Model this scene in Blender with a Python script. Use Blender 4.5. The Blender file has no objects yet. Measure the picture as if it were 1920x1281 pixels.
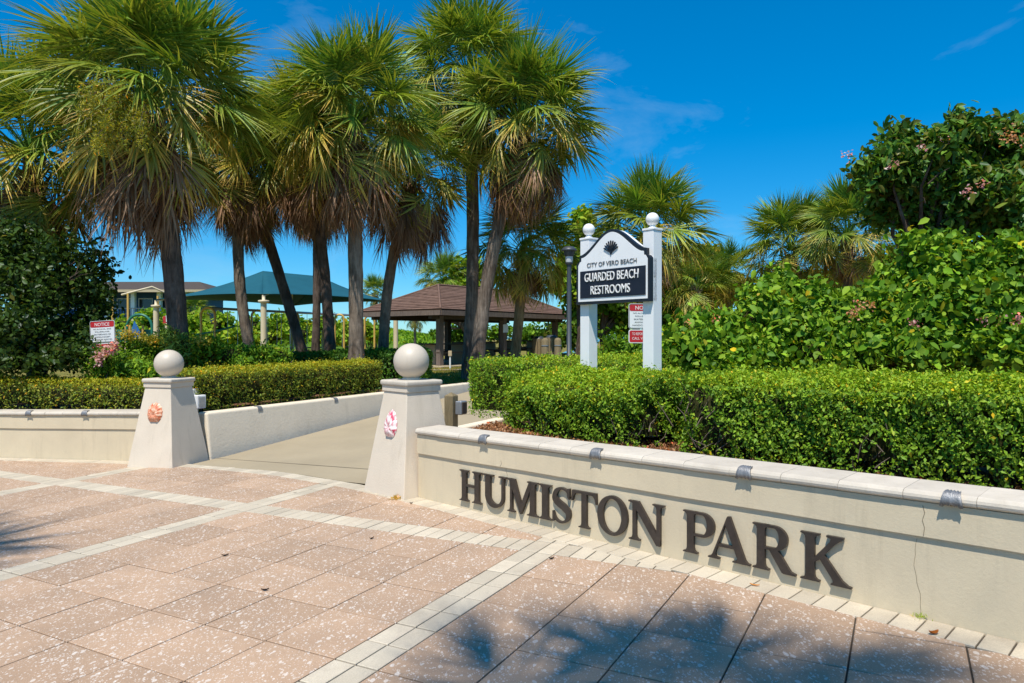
import bpy, bmesh, math, random
import numpy as np
from mathutils import Vector, Matrix, Euler, Quaternion

random.seed(7)
RNG = np.random.default_rng(11)
SC = bpy.context.scene
COL = SC.collection

# ------------------------------------------------------------------ camera, sky, sun, exposure
FPX, PITCH, SLOPE, CAMH = 1309.0, -0.0068, 0.03, 1.6
cam_d = bpy.data.cameras.new('camera')
cam_d.sensor_width = 36.0
cam_d.lens = FPX / 1920.0 * 36.0
cam_d.clip_start, cam_d.clip_end = 0.05, 6000
cam = bpy.data.objects.new('camera', cam_d)
COL.objects.link(cam)
cam.location = (0, 0, CAMH)
cam.rotation_euler = (math.pi / 2 + PITCH, 0, 0)
SC.camera = cam

SUN_TH, SUN_EL = math.radians(16), math.radians(63)      # light travels towards +Y, a little to +X
world = bpy.data.worlds.new('World')
SC.world = world
world.use_nodes = True
wn, wl = world.node_tree.nodes, world.node_tree.links
wn.clear()
w_out = wn.new('ShaderNodeOutputWorld')
w_bg = wn.new('ShaderNodeBackground')
sky = wn.new('ShaderNodeTexSky')
sky.sky_type = 'NISHITA'
sky.sun_disc = False
sky.sun_elevation = SUN_EL
sky.sun_rotation = math.radians(196)
sky.altitude = 10
sky.air_density = 1.0
sky.dust_density = 0.0
sky.ozone_density = 4.0
hs = wn.new('ShaderNodeHueSaturation')
hs.inputs['Saturation'].default_value = 1.25
hs.inputs['Hue'].default_value = 0.5
hs.inputs['Value'].default_value = 1.12
gm = wn.new('ShaderNodeGamma')
gm.inputs['Gamma'].default_value = 0.8
wl.new(sky.outputs[0], gm.inputs['Color'])
tint = wn.new('ShaderNodeMixRGB')
tint.blend_type = 'MULTIPLY'
tint.inputs[0].default_value = 1
tint.inputs[2].default_value = (0.56, 0.92, 1.18, 1)
wl.new(gm.outputs[0], tint.inputs[1])
wl.new(tint.outputs[0], hs.inputs['Color'])
tc = wn.new('ShaderNodeTexCoord')
mp = wn.new('ShaderNodeMapping')
mp.inputs['Scale'].default_value = (1.6, 1.0, 4.2)
mp.inputs['Rotation'].default_value = (0, math.radians(18), 0)
mp.inputs['Location'].default_value = (5.3, 2.2, 1.7)
wl.new(tc.outputs['Generated'], mp.inputs['Vector'])
nz = wn.new('ShaderNodeTexNoise')
nz.inputs['Scale'].default_value = 2.3
nz.inputs['Detail'].default_value = 9
nz.inputs['Roughness'].default_value = 0.62
nz.inputs['Distortion'].default_value = 0.5
wl.new(mp.outputs[0], nz.inputs['Vector'])
rp = wn.new('ShaderNodeValToRGB')
rp.color_ramp.elements[0].position, rp.color_ramp.elements[1].position = 0.56, 0.92
rp.color_ramp.elements[1].color = (0.32, 0.32, 0.32, 1)
wl.new(nz.outputs['Fac'], rp.inputs[0])
cmx = wn.new('ShaderNodeMixRGB')
cmx.inputs[2].default_value = (3.9, 5.0, 5.9, 1)
wl.new(rp.outputs[0], cmx.inputs[0])
wl.new(hs.outputs[0], cmx.inputs[1])
w_bg.inputs['Strength'].default_value = 0.14
wl.new(cmx.outputs[0], w_bg.inputs['Color'])
wl.new(w_bg.outputs[0], w_out.inputs[0])

sun_d = bpy.data.lights.new('sun', 'SUN')
sun_d.energy = 5.0
sun_d.angle = math.radians(0.53)
sun_d.color = (1.0, 0.945, 0.86)
sun = bpy.data.objects.new('sun', sun_d)
COL.objects.link(sun)
SUN_L = Vector((math.sin(SUN_TH) * math.cos(SUN_EL), math.cos(SUN_TH) * math.cos(SUN_EL), -math.sin(SUN_EL)))
sun.rotation_euler = SUN_L.to_track_quat('-Z', 'Y').to_euler()
sun.location = (-8, -20, 30)

vs = SC.view_settings
vs.view_transform = 'Standard'
vs.look = 'None'
vs.exposure = 0.15
vs.gamma = 1
vs.use_curve_mapping = False
SC.render.engine = 'CYCLES'
SC.cycles.max_bounces = 8
SC.cycles.transparent_max_bounces = 8


# ------------------------------------------------------------------ small helpers
def at(px, py, Y):
    """world point seen at photograph pixel (px, py), Y metres away (used only to read sizes off the photo)"""
    x = (px - 960) / FPX
    z = -(py - 640.5) / FPX
    c, s = math.cos(PITCH), math.sin(PITCH)
    dy, dz = c - z * s, s + z * c
    t = Y / dy
    return Vector((x * t, Y, CAMH + dz * t))


def V3(x, y, z=0.0):
    return Vector((x, y, z))


def root_loc(o):
    v = Vector((0, 0, 0))
    while o is not None:
        v += o.location
        o = o.parent
    return v


def tag(o, label=None, cat=None, group=None, kind=None):
    if label: o['label'] = label
    if cat: o['category'] = cat
    if group: o['group'] = group
    if kind: o['kind'] = kind
    return o


def thing(name, loc, label, cat, group=None):
    o = bpy.data.objects.new(name, None)
    o.empty_display_size = 0.2
    COL.objects.link(o)
    o.location = loc
    return tag(o, label, cat, group)


def link(name, me, parent=None, mat=None, loc=None):
    o = bpy.data.objects.new(name, me)
    COL.objects.link(o)
    if mat is not None and len(me.materials) == 0:
        me.materials.append(mat)
    if parent is not None:
        o.parent = parent
    if loc is not None:
        o.location = loc
    return o


def link_stuff(name, me, parent=None):
    return tag(link(name, me, parent), kind='stuff')


class MB:
    """collects faces in world space, builds ONE mesh object relative to its parent"""
    def __init__(s):
        s.v, s.f, s.sm = [], [], []

    def add(s, vs, fs, smooth=False):
        b = len(s.v)
        s.v += [tuple(p) for p in vs]
        s.f += [tuple(i + b for i in f) for f in fs]
        s.sm += [smooth] * len(fs)
        return s

    def hexa(s, p):          # 8 points: bottom 0-3 ccw, top 4-7
        return s.add(p, [(3, 2, 1, 0), (4, 5, 6, 7), (0, 1, 5, 4), (1, 2, 6, 5), (2, 3, 7, 6), (3, 0, 4, 7)])

    def box(s, c, size, rz=0.0, M=None):
        hx, hy, hz = size[0] / 2, size[1] / 2, size[2] / 2
        pts = [(-hx, -hy, -hz), (hx, -hy, -hz), (hx, hy, -hz), (-hx, hy, -hz),
               (-hx, -hy, hz), (hx, -hy, hz), (hx, hy, hz), (-hx, hy, hz)]
        R = M if M is not None else Matrix.Rotation(rz, 3, 'Z')
        return s.hexa([R @ Vector(p) + Vector(c) for p in pts])

    def prism(s, poly, fn, a, b):
        """poly: ccw 2-D points; fn(u, v, w) -> world point; extruded w from a (back) to b (front)"""
        n = len(poly)
        vs = [fn(u, v, a) for u, v in poly] + [fn(u, v, b) for u, v in poly]
        fs = [tuple(range(n - 1, -1, -1)), tuple(range(n, 2 * n))]
        fs += [(i, (i + 1) % n, n + (i + 1) % n, n + i) for i in range(n)]
        return s.add(vs, fs)

    def strip(s, L, R, fn, a, b, closed=False):
        """solid ribbon between two 2-D polylines"""
        n = len(L)
        vs = []
        for w in (a, b):
            vs += [fn(u, v, w) for u, v in L] + [fn(u, v, w) for u, v in R]
        fs = []
        m = n if closed else n - 1
        for i in range(m):
            j = (i + 1) % n
            fs.append((2 * n + i, 2 * n + n + i, 2 * n + n + j, 2 * n + j))
            fs.append((i, j, n + j, n + i))
            fs.append((i, 2 * n + i, 2 * n + j, j))
            fs.append((n + i, n + j, 3 * n + j, 3 * n + i))
        if not closed:
            fs.append((0, n, 3 * n, 2 * n))
            fs.append((n - 1, 3 * n - 1, 4 * n - 1, 2 * n - 1)[::-1] if False else (n - 1, 3 * n - 1, 4 * n - 1, 2 * n - 1))
        return s.add(vs, fs)

    def lathe(s, c, prof, n=24, rz=0, smooth=True):
        """prof: list of (radius, z) about vertical axis at c"""
        vs, fs = [], []
        for r, z in prof:
            for k in range(n):
                a = 2 * math.pi * k / n + rz
                vs.append((c[0] + r * math.cos(a), c[1] + r * math.sin(a), c[2] + z))
        for i in range(len(prof) - 1):
            for k in range(n):
                k2 = (k + 1) % n
                fs.append((i * n + k, i * n + k2, (i + 1) * n + k2, (i + 1) * n + k))
        s.add(vs, fs, smooth)
        s.add(vs[:n], [tuple(range(n - 1, -1, -1))])
        s.add(vs[-n:], [tuple(range(n))])
        return s

    def tube(s, pts, rad, n=10, smooth=True, jit=0.0):
        pts = [Vector(p) for p in pts]
        if not hasattr(rad, '__len__'):
            rad = [rad] * len(pts)
        vs, fs = [], []
        up = Vector((0, 0, 1))
        side = None
        for i, p in enumerate(pts):
            t = (pts[min(i + 1, len(pts) - 1)] - pts[max(i - 1, 0)]).normalized()
            if side is None:
                side = t.cross(up)
                if side.length < 1e-3: side = Vector((1, 0, 0))
            side = (side - t * side.dot(t)).normalized()
            u2 = t.cross(side)
            for k in range(n):
                a = 2 * math.pi * k / n
                r = rad[i] * (1 + jit * random.uniform(-1, 1))
                vs.append(p + side * math.cos(a) * r + u2 * math.sin(a) * r)
        for i in range(len(pts) - 1):
            for k in range(n):
                k2 = (k + 1) % n
                fs.append((i * n + k, (i + 1) * n + k, (i + 1) * n + k2, i * n + k2)[::-1])
        s.add(vs, fs, smooth)
        s.add(vs[:n], [tuple(range(n))])
        s.add(vs[-n:], [tuple(range(n - 1, -1, -1))])
        return s

    def sphere(s, c, r, nu=32, nv=18, sc=(1, 1, 1)):
        prof = []
        vs = [(c[0], c[1], c[2] - r * sc[2])]
        fs = []
        for j in range(1, nv):
            th = -math.pi / 2 + math.pi * j / nv
            for k in range(nu):
                a = 2 * math.pi * k / nu
                vs.append((c[0] + r * sc[0] * math.cos(th) * math.cos(a), c[1] + r * sc[1] * math.cos(th) * math.sin(a), c[2] + r * sc[2] * math.sin(th)))
        vs.append((c[0], c[1], c[2] + r * sc[2]))
        for k in range(nu):
            fs.append((0, 1 + (k + 1) % nu, 1 + k))
            fs.append((len(vs) - 1, 1 + (nv - 2) * nu + k, 1 + (nv - 2) * nu + (k + 1) % nu))
        for j in range(nv - 2):
            for k in range(nu):
                k2 = (k + 1) % nu
                fs.append((1 + j * nu + k, 1 + j * nu + k2, 1 + (j + 1) * nu + k2, 1 + (j + 1) * nu + k))
        return s.add(vs, fs, True)

    def mesh(s, name, off=Vector((0, 0, 0)), mat=None):
        me = bpy.data.meshes.new(name)
        me.from_pydata([(p[0] - off[0], p[1] - off[1], p[2] - off[2]) for p in s.v], [], s.f)
        me.polygons.foreach_set('use_smooth', s.sm)
        bm = bmesh.new()
        bm.from_mesh(me)
        bmesh.ops.recalc_face_normals(bm, faces=bm.faces)
        bm.to_mesh(me)
        bm.free()
        if mat is not None: me.materials.append(mat)
        me.update()
        return me

    def build(s, name, mat, parent=None, bevel=0.0, seg=2):
        off = root_loc(parent) if parent is not None else Vector((0, 0, 0))
        o = link(name, s.mesh(name, off, mat), parent)
        if bevel > 0:
            m = o.modifiers.new('bevel', 'BEVEL')
            m.width, m.segments, m.limit_method = bevel, seg, 'ANGLE'
            m.angle_limit = math.radians(35)
        return o


def np_mesh(name, verts, faces, cols=None, mat=None, smooth=False, normals=None):
    """verts (n,3) numpy, faces (m,k) numpy (k = 3 or 4), per-vertex colour attribute 'col'"""
    me = bpy.data.meshes.new(name)
    n, m, k = len(verts), len(faces), faces.shape[1]
    me.vertices.add(n)
    me.vertices.foreach_set('co', np.ascontiguousarray(verts, np.float32).ravel())
    me.loops.add(m * k)
    me.loops.foreach_set('vertex_index', np.ascontiguousarray(faces, np.int32).ravel())
    me.polygons.add(m)
    me.polygons.foreach_set('loop_start', np.arange(0, m * k, k, dtype=np.int32))
    me.polygons.foreach_set('loop_total', np.full(m, k, np.int32))
    if smooth:
        me.polygons.foreach_set('use_smooth', np.ones(m, bool))
    if cols is not None:
        a = me.attributes.new('col', 'FLOAT_COLOR', 'POINT')
        c4 = np.ones((n, 4), np.float32)
        c4[:, :3] = cols
        a.data.foreach_set('color', c4.ravel())
    if mat is not None: me.materials.append(mat)
    me.update(calc_edges=True)
    return me


# ------------------------------------------------------------------ materials
def nodes_of(name):
    m = bpy.data.materials.new(name)
    m.use_nodes = True
    nt = m.node_tree
    nt.nodes.clear()
    out = nt.nodes.new('ShaderNodeOutputMaterial')
    return m, nt.nodes, nt.links, out


def noise(n, l, vec, scale, detail=6, rough=0.6, dist=0.0):
    t = n.new('ShaderNodeTexNoise')
    t.inputs['Scale'].default_value = scale
    t.inputs['Detail'].default_value = detail
    t.inputs['Roughness'].default_value = rough
    t.inputs['Distortion'].default_value = dist
    l.new(vec, t.inputs['Vector'])
    return t


def ramp(n, l, fac, stops):
    r = n.new('ShaderNodeValToRGB')
    e = r.color_ramp.elements
    while len(e) < len(stops): e.new(0.5)
    for i, (p, c) in enumerate(stops):
        e[i].position = p
        e[i].color = (c[0], c[1], c[2], 1) if hasattr(c, '__len__') else (c, c, c, 1)
    l.new(fac, r.inputs[0])
    return r


def mixc(n, l, fac, a, b, mode='MIX'):
    m = n.new('ShaderNodeMixRGB')
    m.blend_type = mode
    for i, x in ((0, fac), (1, a), (2, b)):
        if hasattr(x, 'is_linked') or hasattr(x, 'links'):
            l.new(x, m.inputs[i])
        else:
            m.inputs[i].default_value = x if i == 0 else ((x[0], x[1], x[2], 1))
    return m.outputs[0]


def surf(name, base, var=0.12, scale=3.0, rough=0.7, bump=0.15, bscale=40.0, dirt=None, dirt_amt=0.3, spec=0.35, metal=0.0,
         world_pos=True, stretch=None, objrand=0.0, bdist=0.01, streak=0.0):
    """painted / cast / wooden surface with uneven tone, stains and fine relief"""
    m, n, l, out = nodes_of(name)
    p = n.new('ShaderNodeBsdfPrincipled')
    if world_pos:
        vec = n.new('ShaderNodeNewGeometry').outputs['Position']
    else:
        vec = n.new('ShaderNodeTexCoord').outputs['Object']
    if stretch:
        mp = n.new('ShaderNodeMapping')
        mp.inputs['Scale'].default_value = stretch
        l.new(vec, mp.inputs['Vector'])
        vec = mp.outputs[0]
    a = noise(n, l, vec, scale, 8, 0.65)
    lo = [c * (1 - var) for c in base]
    hi = [min(1, c * (1 + var)) for c in base]
    col = ramp(n, l, a.outputs['Fac'], [(0.3, lo), (0.7, hi)]).outputs[0]
    if dirt is not None:
        d = noise(n, l, vec, scale * 2.7, 10, 0.75, 0.6)
        f = ramp(n, l, d.outputs['Fac'], [(0.52, 0.0), (0.75, dirt_amt)]).outputs[0]
        col = mixc(n, l, f, col, dirt)
    if streak > 0:            # rain runs and scuffs
        sm_ = n.new('ShaderNodeMapping')
        sm_.inputs['Scale'].default_value = (9, 9, 0.9)
        l.new(vec, sm_.inputs['Vector'])
        d1 = noise(n, l, sm_.outputs[0], 1.0, 7, 0.7, 0.3)
        d2 = noise(n, l, vec, 0.9, 5, 0.6)
        f1 = ramp(n, l, d1.outputs['Fac'], [(0.53, 0.0), (0.72, streak)]).outputs[0]
        f2 = ramp(n, l, d2.outputs['Fac'], [(0.40, 0.0), (0.62, 1.0)]).outputs[0]
        col = mixc(n, l, mixc(n, l, 1.0, f1, f2, 'MULTIPLY'), col, (0.34, 0.28, 0.19))
        d3 = noise(n, l, vec, 70, 3, 0.8)
        col = mixc(n, l, ramp(n, l, d3.outputs['Fac'], [(0.66, 0.0), (0.74, streak * .7)]).outputs[0], col, (0.30, 0.24, 0.17))
    if objrand > 0:
        oi = n.new('ShaderNodeObjectInfo')
        mr = n.new('ShaderNodeMapRange')
        mr.inputs['To Min'].default_value = 1 - objrand
        mr.inputs['To Max'].default_value = 1 + objrand
        l.new(oi.outputs['Random'], mr.inputs['Value'])
        col = mixc(n, l, 1.0, col, mr.outputs[0], 'MULTIPLY')
    l.new(col, p.inputs['Base Color'])
    p.inputs['Roughness'].default_value = rough
    p.inputs['Specular IOR Level'].default_value = spec
    p.inputs['Metallic'].default_value = metal
    if bump > 0:
        b = noise(n, l, vec, bscale, 5, 0.7)
        bn = n.new('ShaderNodeBump')
        bn.inputs['Strength'].default_value = bump
        bn.inputs['Distance'].default_value = bdist
        l.new(b.outputs['Fac'], bn.inputs['Height'])
        l.new(bn.outputs[0], p.inputs['Normal'])
    l.new(p.outputs[0], out.inputs[0])
    return m


def leafmat(name, tint=(1, 1, 1), trans=0.35, gloss=0.08, rough=0.35, objrand=0.0):
    """leaf: colour from the 'col' attribute, light passes through, thin waxy sheen"""
    m, n, l, out = nodes_of(name)
    at_ = n.new('ShaderNodeAttribute')
    at_.attribute_name = 'col'
    col = mixc(n, l, 1.0, at_.outputs['Color'], tint, 'MULTIPLY')
    if objrand > 0:
        oi = n.new('ShaderNodeObjectInfo')
        mr = n.new('ShaderNodeMapRange')
        mr.inputs['To Min'].default_value = 1 - objrand
        mr.inputs['To Max'].default_value = 1 + objrand
        l.new(oi.outputs['Random'], mr.inputs['Value'])
        col = mixc(n, l, 1.0, col, mr.outputs[0], 'MULTIPLY')
    d = n.new('ShaderNodeBsdfDiffuse')
    l.new(col, d.inputs['Color'])
    t = n.new('ShaderNodeBsdfTranslucent')
    tcol = mixc(n, l, 1.0, col, (1.25, 1.15, 0.5), 'MULTIPLY')
    l.new(tcol, t.inputs['Color'])
    mx = n.new('ShaderNodeMixShader')
    mx.inputs[0].default_value = trans
    l.new(d.outputs[0], mx.inputs[1])
    l.new(t.outputs[0], mx.inputs[2])
    g = n.new('ShaderNodeBsdfGlossy')
    g.inputs['Roughness'].default_value = rough
    g.inputs['Color'].default_value = (0.9, 0.95, 1.0, 1)
    mx2 = n.new('ShaderNodeMixShader')
    mx2.inputs[0].default_value = gloss
    l.new(mx.outputs[0], mx2.inputs[1])
    l.new(g.outputs[0], mx2.inputs[2])
    l.new(mx2.outputs[0], out.inputs[0])
    return m


def paver_mat(name, base, fleck, thr, oscale=0.13, grime=0.3):
    """cast shell-stone paver: grainy colour, pale shell flecks of several sizes, traffic grime, tone differs tile to tile"""
    m, n, l, out = nodes_of(name)
    p = n.new('ShaderNodeBsdfPrincipled')
    pos = n.new('ShaderNodeNewGeometry').outputs['Position']
    oi = n.new('ShaderNodeObjectInfo')
    a = noise(n, l, pos, 2.2, 8, 0.7)
    col = ramp(n, l, a.outputs['Fac'], [(0.28, [c * 0.86 for c in base]), (0.55, base), (0.78, [min(1, c * 1.1) for c in base])]).outputs[0]
    g = noise(n, l, pos, 160, 3, 0.8)
    col = mixc(n, l, 0.55, col, ramp(n, l, g.outputs['Fac'], [(0.3, 0.62), (0.7, 1.25)]).outputs[0], 'MULTIPLY')
    mr = n.new('ShaderNodeMapRange')
    mr.inputs['To Min'].default_value = 1 - oscale
    mr.inputs['To Max'].default_value = 1 + oscale
    l.new(oi.outputs['Random'], mr.inputs['Value'])
    col = mixc(n, l, 1.0, col, mr.outputs[0], 'MULTIPLY')
    d = noise(n, l, pos, 1.3, 6, 0.72, 0.5)
    col = mixc(n, l, ramp(n, l, d.outputs['Fac'], [(0.5, 0.0), (0.72, grime)]).outputs[0], col, (0.28, 0.21, 0.15))
    if thr is not None:
        dv = noise(n, l, pos, 9, 2, 0.5)
        wob = n.new('ShaderNodeVectorMath'); wob.operation = 'SCALE'
        wob.inputs['Scale'].default_value = 0.05
        l.new(dv.outputs['Color'], wob.inputs[0])
        addv = n.new('ShaderNodeVectorMath'); addv.operation = 'ADD'
        l.new(pos, addv.inputs[0]); l.new(wob.outputs[0], addv.inputs[1])
        for sc, t, rot in ((34, thr * 0.8, 0.3), (70, thr, 1.2), (120, thr, 2.0)):
            mp = n.new('ShaderNodeMapping')
            mp.inputs['Rotation'].default_value = (0, 0, rot)
            mp.inputs['Scale'].default_value = (1, 0.62, 1)
            l.new(addv.outputs[0], mp.inputs['Vector'])
            v = n.new('ShaderNodeTexVoronoi')
            v.inputs['Scale'].default_value = sc
            v.voronoi_dimensions = '2D'
            l.new(mp.outputs[0], v.inputs['Vector'])
            # only some cells hold a fleck, each of its own size
            sep = n.new('ShaderNodeSeparateColor')
            l.new(v.outputs['Color'], sep.inputs[0])
            gate = n.new('ShaderNodeMath'); gate.operation = 'POWER'
            gate.inputs[1].default_value = 7.0
            l.new(sep.outputs[0], gate.inputs[0])
            lim = n.new('ShaderNodeMath'); lim.operation = 'MULTIPLY'
            lim.inputs[1].default_value = t
            l.new(gate.outputs[0], lim.inputs[0])
            ls = n.new('ShaderNodeMath'); ls.operation = 'LESS_THAN'
            l.new(v.outputs['Distance'], ls.inputs[0]); l.new(lim.outputs[0], ls.inputs[1])
            k = n.new('ShaderNodeMath'); k.operation = 'MULTIPLY'
            k.inputs[1].default_value = 0.55
            l.new(ls.outputs[0], k.inputs[0])
            col = mixc(n, l, k.outputs[0], col, fleck)
    # old gum and oil spots
    vg = n.new('ShaderNodeTexVoronoi'); vg.inputs['Scale'].default_value = 1.9
    l.new(pos, vg.inputs['Vector'])
    col = mixc(n, l, ramp(n, l, vg.outputs['Distance'], [(0.030, 0.55), (0.045, 0.0)]).outputs[0], col, (0.10, 0.08, 0.06))
    st = noise(n, l, pos, 0.55, 9, 0.78, 1.2)
    col = mixc(n, l, ramp(n, l, st.outputs['Fac'], [(0.54, 0.0), (0.70, 0.28)]).outputs[0], col, (0.24, 0.19, 0.15))
    l.new(col, p.inputs['Base Color'])
    p.inputs['Roughness'].default_value = 0.82
    p.inputs['Specular IOR Level'].default_value = 0.25
    b = noise(n, l, pos, 220, 3, 0.8)
    bn = n.new('ShaderNodeBump')
    bn.inputs['Strength'].default_value = 0.25
    bn.inputs['Distance'].default_value = 0.004
    l.new(b.outputs['Fac'], bn.inputs['Height'])
    l.new(bn.outputs[0], p.inputs['Normal'])
    l.new(p.outputs[0], out.inputs[0])
    return m


def bark_mat(name, a, b, vs=(9, 9, 1.6), bump=0.9, ring=0.0):
    m, n, l, out = nodes_of(name)
    p = n.new('ShaderNodeBsdfPrincipled')
    tcn = n.new('ShaderNodeTexCoord').outputs['Object']
    mp = n.new('ShaderNodeMapping')
    mp.inputs['Scale'].default_value = vs
    l.new(tcn, mp.inputs['Vector'])
    t = noise(n, l, mp.outputs[0], 1.6, 9, 0.7, 0.4)
    f = t.outputs['Fac']
    r = ramp(n, l, f, [(0.36, [c * 0.45 for c in a]), (0.5, a), (0.68, b)]).outputs[0]
    t2 = noise(n, l, tcn, 1.7, 4, 0.6)
    r = mixc(n, l, ramp(n, l, t2.outputs['Fac'], [(0.45, 0.0), (0.7, 0.55)]).outputs[0], r, [c * 1.5 for c in b])
    l.new(r, p.inputs['Base Color'])
    p.inputs['Roughness'].default_value = 0.9
    p.inputs['Specular IOR Level'].default_value = 0.15
    bn = n.new('ShaderNodeBump')
    bn.inputs['Strength'].default_value = bump
    bn.inputs['Distance'].default_value = 0.05
    l.new(f, bn.inputs['Height'])
    l.new(bn.outputs[0], p.inputs['Normal'])
    l.new(p.outputs[0], out.inputs[0])
    return m


def ground_mat(name, c1, c2, c3, s1=0.6, s2=30, bump=0.5):
    m, n, l, out = nodes_of(name)
    p = n.new('ShaderNodeBsdfPrincipled')
    pos = n.new('ShaderNodeNewGeometry').outputs['Position']
    a = noise(n, l, pos, s1, 8, 0.7)
    b = noise(n, l, pos, s2, 6, 0.8)
    ca = ramp(n, l, a.outputs['Fac'], [(0.35, c1), (0.65, c2)]).outputs[0]
    cb = mixc(n, l, ramp(n, l, b.outputs['Fac'], [(0.42, 0.0), (0.62, 0.8)]).outputs[0], ca, c3)
    l.new(cb, p.inputs['Base Color'])
    p.inputs['Roughness'].default_value = 0.95
    p.inputs['Specular IOR Level'].default_value = 0.1
    bn = n.new('ShaderNodeBump')
    bn.inputs['Strength'].default_value = bump
    bn.inputs['Distance'].default_value = 0.03
    l.new(b.outputs['Fac'], bn.inputs['Height'])
    l.new(bn.outputs[0], p.inputs['Normal'])
    l.new(p.outputs[0], out.inputs[0])
    return m


M = {}
M['tile'] = paver_mat('shell_tile', (0.440, 0.298, 0.195), (0.74, 0.68, 0.60), 0.52)
M['brick'] = paver_mat('pale_brick', (0.56, 0.485, 0.365), (0.75, 0.72, 0.64), None, 0.12, 0.35)
M['joint'] = surf('joint_sand', (0.07, 0.055, 0.04), 0.3, 8, 0.95, 0.3, 90)
M['stucco'] = surf('cream_stucco', (0.64, 0.535, 0.365), 0.07, 1.6, 0.85, 0.2, 55, (0.47, 0.39, 0.28), 0.22, 0.2, streak=0.42)
M['stucco_white'] = surf('pale_stucco', (0.675, 0.58, 0.455), 0.06, 1.8, 0.85, 0.35, 60, (0.50, 0.43, 0.33), 0.2, 0.2, streak=0.32)
M['cap'] = surf('cast_cap', (0.56, 0.495, 0.40), 0.10, 5, 0.8, 0.25, 70, (0.40, 0.33, 0.25), 0.4, 0.25, objrand=0.06, streak=0.3)
M['ball'] = surf('painted_ball', (0.58, 0.50, 0.395), 0.03, 3, 0.45, 0.04, 40, (0.48, 0.41, 0.31), 0.2, 0.4, streak=0.2)
M['bronze'] = surf('dark_bronze', (0.055, 0.043, 0.035), 0.25, 9, 0.42, 0.1, 90, (0.13, 0.10, 0.075), 0.45, 0.5, 0.35)
M['stopper'] = surf('cast_aluminium', (0.30, 0.30, 0.30), 0.3, 30, 0.5, 0.4, 120, (0.1, 0.1, 0.1), 0.6, 0.5, 0.6)
M['concrete'] = surf('walk_concrete', (0.36, 0.298, 0.20), 0.10, 0.9, 0.9, 0.2, 120, (0.30, 0.26, 0.20), 0.35, 0.2)
M['pathwall'] = surf('rough_stucco', (0.76, 0.655, 0.50), 0.06, 1.4, 0.9, 0.3, 28, (0.42, 0.36, 0.27), 0.3, 0.15, bdist=0.015, streak=0.35)
M['mulch'] = ground_mat('mulch', (0.20, 0.10, 0.05), (0.30, 0.17, 0.09), (0.09, 0.045, 0.025), 2, 42, 1.0)
M['lawn'] = ground_mat('dry_lawn', (0.16, 0.15, 0.03), (0.33, 0.24, 0.07), (0.09, 0.11, 0.02), 0.35, 14, 0.6)
M['dune'] = ground_mat('dune_grass', (0.08, 0.16, 0.015), (0.14, 0.24, 0.02), (0.05, 0.10, 0.012), 0.5, 9, 1.0)
M['sea'] = surf('sea_water', (0.02, 0.12, 0.20), 0.2, 0.05, 0.15, 0.3, 0.6, None, 0, 0.5, bdist=0.2)
M['white'] = surf('white_paint', (0.82, 0.82, 0.80), 0.03, 4, 0.4, 0.03, 60, (0.62, 0.62, 0.58), 0.10, 0.45)
M['black'] = surf('black_paint', (0.012, 0.013, 0.018), 0.2, 6, 0.4, 0.03, 60, (0.05, 0.05, 0.055), 0.25, 0.45)
M['navy'] = surf('sign_black', (0.010, 0.012, 0.022), 0.15, 6, 0.45, 0.02, 60, (0.03, 0.03, 0.04), 0.25, 0.4)
M['letter_white'] = surf('letter_white', (0.80, 0.79, 0.76), 0.03, 6, 0.5, 0.0)
M['letter_grey'] = surf('letter_grey', (0.13, 0.13, 0.13), 0.08, 20, 0.5, 0.0)
M['red'] = surf('sign_red', (0.50, 0.025, 0.03), 0.08, 6, 0.4, 0.0, spec=0.4)
M['sign_ink'] = surf('sign_ink', (0.03, 0.03, 0.035), 0.1, 6, 0.5, 0.0)
M['metal'] = surf('galvanised', (0.42, 0.43, 0.44), 0.1, 12, 0.45, 0.05, 60, None, 0, 0.5, 0.7)
M['lamp_black'] = surf('lamp_paint', (0.045, 0.055, 0.065), 0.1, 6, 0.45, 0.05, 60, spec=0.5)
M['frost'] = surf('lamp_lens', (0.55, 0.57, 0.60), 0.04, 6, 0.25, 0.0, spec=0.5)
M['timber'] = surf('weathered_timber', (0.235, 0.185, 0.105), 0.25, 5, 0.9, 0.6, 22, (0.12, 0.09, 0.05), 0.6, 0.15, stretch=(6, 6, 0.6), bdist=0.02)
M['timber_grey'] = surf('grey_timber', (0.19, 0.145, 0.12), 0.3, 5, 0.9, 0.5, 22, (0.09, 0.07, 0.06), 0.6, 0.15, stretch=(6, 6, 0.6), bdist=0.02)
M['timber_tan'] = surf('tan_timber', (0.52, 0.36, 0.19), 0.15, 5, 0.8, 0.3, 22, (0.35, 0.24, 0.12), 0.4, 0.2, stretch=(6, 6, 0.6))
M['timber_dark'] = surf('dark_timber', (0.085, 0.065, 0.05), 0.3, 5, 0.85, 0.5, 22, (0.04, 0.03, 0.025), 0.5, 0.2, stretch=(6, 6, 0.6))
M['shingle'] = surf('brown_shingle', (0.155, 0.095, 0.070), 0.25, 6, 0.9, 0.5, 60, (0.12, 0.07, 0.055), 0.5, 0.15, objrand=0.14)
M['teal'] = surf('teal_shade_cloth', (0.012, 0.090, 0.118), 0.08, 1.2, 0.75, 0.25, 140, (0.009, 0.070, 0.095), 0.3, 0.2)
M['cream_post'] = surf('cream_post', (0.66, 0.55, 0.36), 0.06, 4, 0.5, 0.05, 40, spec=0.4)
M['yellow_paint'] = surf('yellow_tube', (0.62, 0.38, 0.09), 0.08, 4, 0.4, 0.03, 40, spec=0.4)
M['green_paint'] = surf('green_tube', (0.02, 0.16, 0.10), 0.08, 4, 0.4, 0.03, 40, spec=0.4)
M['blue_paint'] = surf('blue_panel', (0.03, 0.14, 0.38), 0.08, 4, 0.4, 0.0, spec=0.4)
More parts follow.
